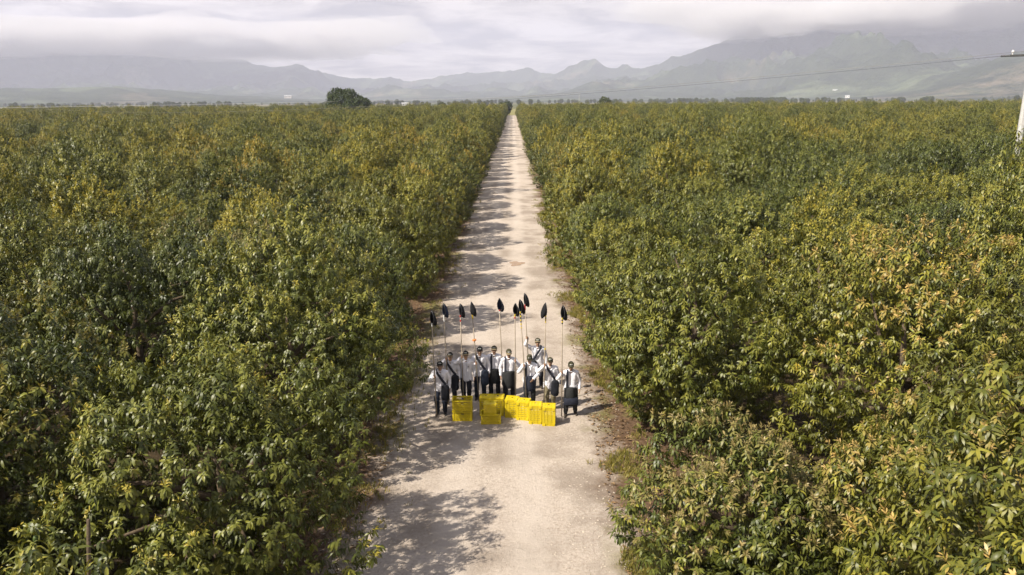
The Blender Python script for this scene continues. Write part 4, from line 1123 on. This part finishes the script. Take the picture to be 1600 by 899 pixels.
POLES = [  # label, bands, net, yaw, size
  ("leftmost picking pole with a white band under its black pouch", [(.0, .10, 'white')], M_net, .75, 1.0),
  ("picking pole with a navy pouch and a long white band", [(.0, .20, 'white')], M_netb, .55, 1.0),
  ("picking pole with two red bands under its black pouch", [(.0, .06, 'red'), (.14, .06, 'red')], M_net, .45, 0.98),
  ("picking pole with a yellow sleeve at the top and an orange ring halfway", [(.0, .17, 'yellow'), (.83, .045, 'orange')], M_net, -.35, 1.0),
  ("picking pole with a narrow navy pouch and a white red tip", [(.0, .035, 'red'), (.04, .06, 'white')], M_netb, 1.0, 1.0),
  ("picking pole with yellow and red tape, left one of the crossing pair", [(.0, .07, 'yellow'), (.08, .05, 'red')], M_net, .9, 0.95),
  ("tallest picking pole with red tape, held by the rearmost man", [(.0, .17, 'red')], M_net, .35, 1.0),
  ("picking pole wound with yellow and black tape along its upper part", [(.0, .05, 'yellow'), (.06, .04, 'black'), (.11, .05, 'yellow'), (.17, .04, 'black'), (.24, .04, 'yellow'), (.30, .03, 'black'), (.36, .05, 'yellow'), (.48, .03, 'yellow')], M_net, .5, 1.0),
  ("picking pole with yellow and black tape and a lone yellow band lower down", [(.0, .06, 'yellow'), (.07, .03, 'black'), (.11, .05, 'yellow'), (.19, .03, 'yellow'), (1.02, .05, 'yellow')], M_net, .4, 1.0),
  ("rightmost picking pole with black and yellow bands", [(.0, .05, 'yellow'), (.05, .04, 'black'), (.09, .05, 'yellow'), (.14, .04, 'black')], M_net, .55, 1.0)]
TAPE['orange'] = TAPE['orange']
PEOPLE = []
for wk, (plab, bands, net, yaw, sz) in zip(WK, POLES):
    tp, hp, bt, ax = setup(wk['c'], wk['h'], wk['pt'], wk['ph'], None, wk['dy'])
    kw = dict(wk['kw']); grip = ('grip', hp, ax, 0.017)
    kw['right' if wk['hand'] == 'R' else 'left'] = grip
    px_, py_ = Z1(*wk['c'])
    PEOPLE.append(person(px_, py_, wk['h'], wk['label'], None, **kw))
    bands2 = [(z0, w_, c) for z0, w_, c in bands]
    picking_pole(bt, tp, plab, bands2, net, yaw, 1, sz)
P1, P2, P3, P4, P5, P6, P7, P8, P9, P10 = PEOPLE
bag(P1, 'side', "black picking bag at the hip of the leftmost worker, wide strap across his chest", 1, M_black, bottom=.50)
bag(P2, 'side', "dark picking bag worn by the worker half hidden behind the leftmost one", 1, M_black, bottom=.50)
bag(P4, 'side', "black picking bag at the hip of the tall worker with the orange ringed pole", 1, M_navy, bottom=.52)
bag(P5, 'front', "dark picking bag hanging before the worker with the tan brimmed cap and navy pouch pole", 1, M_char, x0=-.09, width=.36, top=.98, bottom=.52)
bag(P6, 'front', "wide dark apron bag of the middle worker, strap straight down his chest", -1, M_char, x0=-.12, width=.46, top=1.0, bottom=.46)
bag(P7, 'side', "picking bag of the rearmost worker, strap slanting down to his other hip", -1, M_char, bottom=.55)
bag(P8, 'front', "blue grey picking bag before the worker who looks down", -1, M_navybag, x0=-.11, width=.40, top=1.04, bottom=.58)
bag(P9, 'side', "black picking bag at the hip of the worker in khaki trousers", 1, M_black, bottom=.50)
bag(P10, 'front', "big charcoal picking bag with a navy front pocket, worn by the rightmost worker", -1, M_char, x0=-.11, width=.44, top=.92, bottom=.36, navy=True)

bpy.context.view_layer.update()
dg = bpy.context.evaluated_depsgraph_get()
for o, mat, wr_, seed in PENDING:
    me = bpy.data.meshes.new_from_object(o.evaluated_get(dg)); me.name = o.name
    nv = len(me.vertices); co = np.empty(nv * 3, np.float32); me.vertices.foreach_get('co', co); co = co.reshape(-1, 3)
    if wr_ > 0:
        no = np.empty(nv * 3, np.float32); me.vertices.foreach_get('normal', no); no = no.reshape(-1, 3)
        wv = fbm(co[:, 0] * 9 + co[:, 1] * 4, co[:, 2] * 14 + co[:, 0] * 7, 3, seed % 40) - 0.5
        co = co + no * ((wv + 0.15) * wr_ * 2.6)[:, None]; me.vertices.foreach_set('co', co.ravel())
    me.polygons.foreach_set('use_smooth', np.ones(len(me.polygons), bool)); me.update()
    if not me.materials: me.materials.append(mat)
    old = o.data; o.modifiers.clear(); o.data = me; bpy.data.meshes.remove(old)

# ------------------------------------------------------------------ crates
n = NT("yellow_plastic"); v_ = n.objc(); oi = n.node('ShaderNodeObjectInfo').outputs['Random']
M_crate = n.done(n.pr(n.mix(n.rng(n.noise(9, 5, 0.65, v_), 0.52, 0.75, 0, 0.5), n.ramp(oi, (0.0, (0.64, 0.49, 0.010)), (1.0, (0.73, 0.56, 0.015))), (0.50, 0.36, 0.035)), 0.42, n.bump(n.noise(30, 3, 0.6, v_), 0.1, 0.01), 0.45))
CL, CW, CH = 0.58, 0.375, 0.30
def side_wall(length, outward):
    """wall in the XZ plane: moulded bands with narrow slots between them, posts proud of the bands, hand hole, rim"""
    m = MB(); t = 0.012; h = CH
    for z0, z1 in ((0, .056), (.067, .101), (.112, .146), (.157, .191), (.202, .236), (.254, h)):
        if z0 == .202: 
            for sg in (-1, 1): m.box((sg * length * .29, 0, (z0 + z1) / 2), (length * .42, t, z1 - z0))
        else: m.box((0, 0, (z0 + z1) / 2), (length, t, z1 - z0))
    npost = 6 if length > .5 else 4
    for k in range(npost):
        x = -length / 2 + length * k / (npost - 1); wd = .05 if k in (0, npost - 1) else .018
        x = max(-length / 2 + wd / 2, min(length / 2 - wd / 2, x)); hh_ = h - .03 if k in (0, npost - 1) else .196
        m.box((x, outward * .0075, hh_ * .5 + .002), (wd, .009, hh_))
    m.box((0, outward * .012, h - .012), (length + .016, .018, .026)); m.box((0, outward * .009, .030), (length + .004, .010, .014))
    return m
def placed(mb, loc, rz):
    c, s_ = math.cos(rz), math.sin(rz); R = np.array(((c, -s_, 0), (s_, c, 0), (0, 0, 1))); o = MB(); o.f = mb.f; v = np.concatenate(mb.v) @ R.T + np.array(loc); o.v = [v]; o.n = len(v); return o
ME_C = [("side_panel", placed(side_wall(CL, -1), (0, -CW / 2 + .008, 0), 0)), ("side_panel", placed(side_wall(CL, -1), (0, CW / 2 - .008, 0), math.pi)),
        ("end_panel", placed(side_wall(CW - .036, -1), (-CL / 2 + .008, 0, 0), -math.pi / 2)), ("end_panel", placed(side_wall(CW - .036, -1), (CL / 2 - .008, 0, 0), math.pi / 2))]
fl = MB()
for k in range(9): fl.box((-CL / 2 + .038 + k * (CL - .076) / 8, 0, .012), (.050 if k not in (0, 8) else .060, CW - .024, .012))
for k in range(4): fl.box((0, -CW / 2 + .05 + k * (CW - .1) / 3, .0235), (CL - .036, .02, .010)); fl.box((0, -CW / 2 + .030 + k * (CW - .06) / 3, .0035), (CL - .02, .022 if k in (1, 2) else .045, .005))
ME_C.append(("floor_panel", fl))
for sx_ in (-1, 1):
    for sy_ in (-1, 1): ft = MB(); ft.box((sx_ * (CL / 2 - .050), sy_ * (CW / 2 - .050), -.006), (.075, .075, .0115)); ME_C.append(("foot", ft))
CRATE_ME = [(nm, mb.mesh(nm, M_crate)) for nm, mb in ME_C]
def crate(loc, rz, label, mode='up', zs=1.0):
    root = thing("crate", loc, label, "crate", "yellow harvest crates on the road", 0)
    if mode == 'up': root.rotation_euler = (0, 0, rz)
    elif mode == 'down': root.rotation_euler = (math.pi, 0, rz)
    else: root.rotation_euler = (Matrix.Rotation(rz, 4, 'Z') @ Matrix.Rotation(math.pi / 2, 4, 'X') @ Matrix.Rotation(math.pi / 2, 4, 'Z')).to_euler()
    root.scale = (1, 1, zs)
    for nm, me in CRATE_ME: obj(nm, me, root)
    return root
p = at_z(722.5, 659.5)
crate((p.x, p.y + CW / 2, 0.014), 0.0, "lower yellow crate of the leftmost stack, beside the leftmost worker", 'up', 1.06); crate((p.x, p.y + CW / 2, 0.028 + CH * 1.06), 0.02, "open top yellow crate of the leftmost stack", 'up', 1.06)
p = at_z(767, 664.5); crate((p.x, p.y + CW / 2, .014), 0.03, "open yellow crate nearest the viewer, with another crate standing inside it", 'up', 1.05)
crate((p.x - .02, p.y + .045, .045 + CL / 2), math.pi + .02, "yellow crate standing on its end inside the open front crate", 'end')
def on_end(px, py, rz, label):
    """a crate stood on its short end, its slatted bottom towards the viewer; px, py: foot of the front face"""
    p = at_z(px, py); crate((p.x, p.y, CL / 2 + .009), math.pi + rz, label, 'end', 1.12)
on_end(759.3, 651.5, -0.03, "yellow crate stood on end behind the open front crate, left of its twin")
on_end(777.3, 651.5, -0.05, "yellow crate stood on end at the right rear of the open front crate")
on_end(798.3, 654.5, -0.20, "left one of the two upright crates in the slightly turned middle block")
on_end(816.3, 658.2, -0.20, "right one of the two upright crates in the slightly turned middle block")
on_end(836.3, 664.0, -0.06, "left crate of the rightmost upright pair, across a narrow gap from its twin")
on_end(857.3, 667.0, -0.06, "rightmost yellow crate, stood on end nearest the rightmost worker")

# ------------------------------------------------------------------ stones, litter, grass, the branch stub
def many(name, n, xs, ys, make, mat, kind='stuff', zz=0.0):
    V = []; F = []; S_ = []; C = []; off = 0
    for x, y in zip(xs, ys):
        v, f, c = make(x, y); V.append(v); C.append(np.repeat(c[None], len(v), 0))
        for q in f: F += [i + off for i in q]; S_.append(len(q))
        off += len(v)
    o = obj(name, np_mesh(name, np.concatenate(V), F, S_, mat, np.concatenate(C)), kind=kind); return o
rg = np.random.default_rng(8)
def stone(x, y):
    r = 0.010 * math.exp(rg.uniform(0, 1.05)); a = rg.uniform(0, 6.28); ca, sa = math.cos(a), math.sin(a)
    b = np.array([(1, 0, .1), (.3, .8, 0), (-.8, .5, .1), (-.9, -.4, 0), (.1, -.9, .1), (.3, .1, .7), (-.4, -.1, .6)]) * (1 + rg.uniform(-.25, .25, (7, 1))) * r
    v = np.stack((x + b[:, 0] * ca - b[:, 1] * sa, y + b[:, 0] * sa + b[:, 1] * ca, 0.012 + b[:, 2]), 1)
    return v, [(0, 1, 5), (1, 2, 6, 5), (2, 3, 6), (3, 4, 6), (4, 0, 5, 6)], np.array((1, 1, 1.0))
ny = 7500; yy = 11 + 45 * rg.uniform(0, 1, ny) ** 2.0; xx = ROAD_X + rg.normal(size=ny) * 0.9 + np.where(rg.uniform(size=ny) < 0.6, rg.choice([-2.5, 2.4], ny), 0)
many("scattered_stones", ny, xx, yy, stone, M_stone)
def dead_leaf(x, y):
    l_ = rg.uniform(0.07, 0.16); w_ = l_ * rg.uniform(.3, .45); a = rg.uniform(0, 6.28); ca, sa = math.cos(a), math.sin(a); h0 = rg.uniform(.012, .035); cu = rg.uniform(-.02, .05)
    b = np.array([(-.5 * l_, 0, 0), (0, w_ / 2, cu), (.5 * l_, 0, rg.uniform(-.01, .03)), (0, -w_ / 2, cu * .6)])
    v = np.stack((x + b[:, 0] * ca - b[:, 1] * sa, y + b[:, 0] * sa + b[:, 1] * ca, h0 + np.abs(b[:, 2])), 1)
    t = rg.uniform(); c = np.array((.10, .055, .03)) * (1 - t) + np.array((.34, .21, .12)) * t
    return v, [(0, 1, 2), (0, 2, 3)], c
nl = 9000; yy = 9 + 55 * rg.uniform(0, 1, nl) ** 1.7; sdl = rg.choice([-1, 1], nl); xx = ROAD_X + sdl * (2.75 + np.abs(rg.normal(size=nl)) * 1.6)
many("leaf_litter", nl, xx, yy, dead_leaf, M_litter)
def tuft(x, y):
    V = []; F = []
    for k in range(7):
        a = rg.uniform(0, 6.28); h = rg.uniform(.05, .20); d = np.array((math.cos(a), math.sin(a), 0)) * rg.uniform(.02, .09); s_ = np.array((-math.sin(a), math.cos(a), 0)) * .007; p = np.array((x, y, .004)) + np.array((rg.normal() * .04, rg.normal() * .04, 0)); i = len(V)
        V += [p - s_, p + s_, p + d * .5 + s_ * .8 + np.array((0, 0, h * .7)), p + d + np.array((0, 0, h))]; F += [(i, i + 1, i + 2), (i, i + 2, i + 3)]
    t = rg.uniform(); c = np.array((.10, .11, .025)) * (1 - t) + np.array((.32, .28, .10)) * t
    return np.array(V), F, c
ng_ = 9000; yy = 10 + 60 * rg.uniform(0, 1, ng_) ** 1.5; sdl = np.where(rg.uniform(size=ng_) < .74, 1, -1); xx = ROAD_X + sdl * (3.25 + rg.normal(size=ng_) * .42)
keep = fbm(xx * .5, yy * .38, 3, 14) > 0.53; xx, yy = xx[keep], yy[keep]
many("verge_grass", len(xx), xx, yy, tuft, M_grassm)
st_b = at_z(139, 893, 3.9); st_t = at_y(138, 812, st_b.y)
m = MB(); m.tube([st_b - Vector((0, 0, 1.2)), st_b, st_t], [.026, .024, .020], 8); m.build("branch_stub", M_bark, COL.objects["avocado_tree"], True).matrix_parent_inverse = COL.objects["avocado_tree"].matrix_world.inverted()
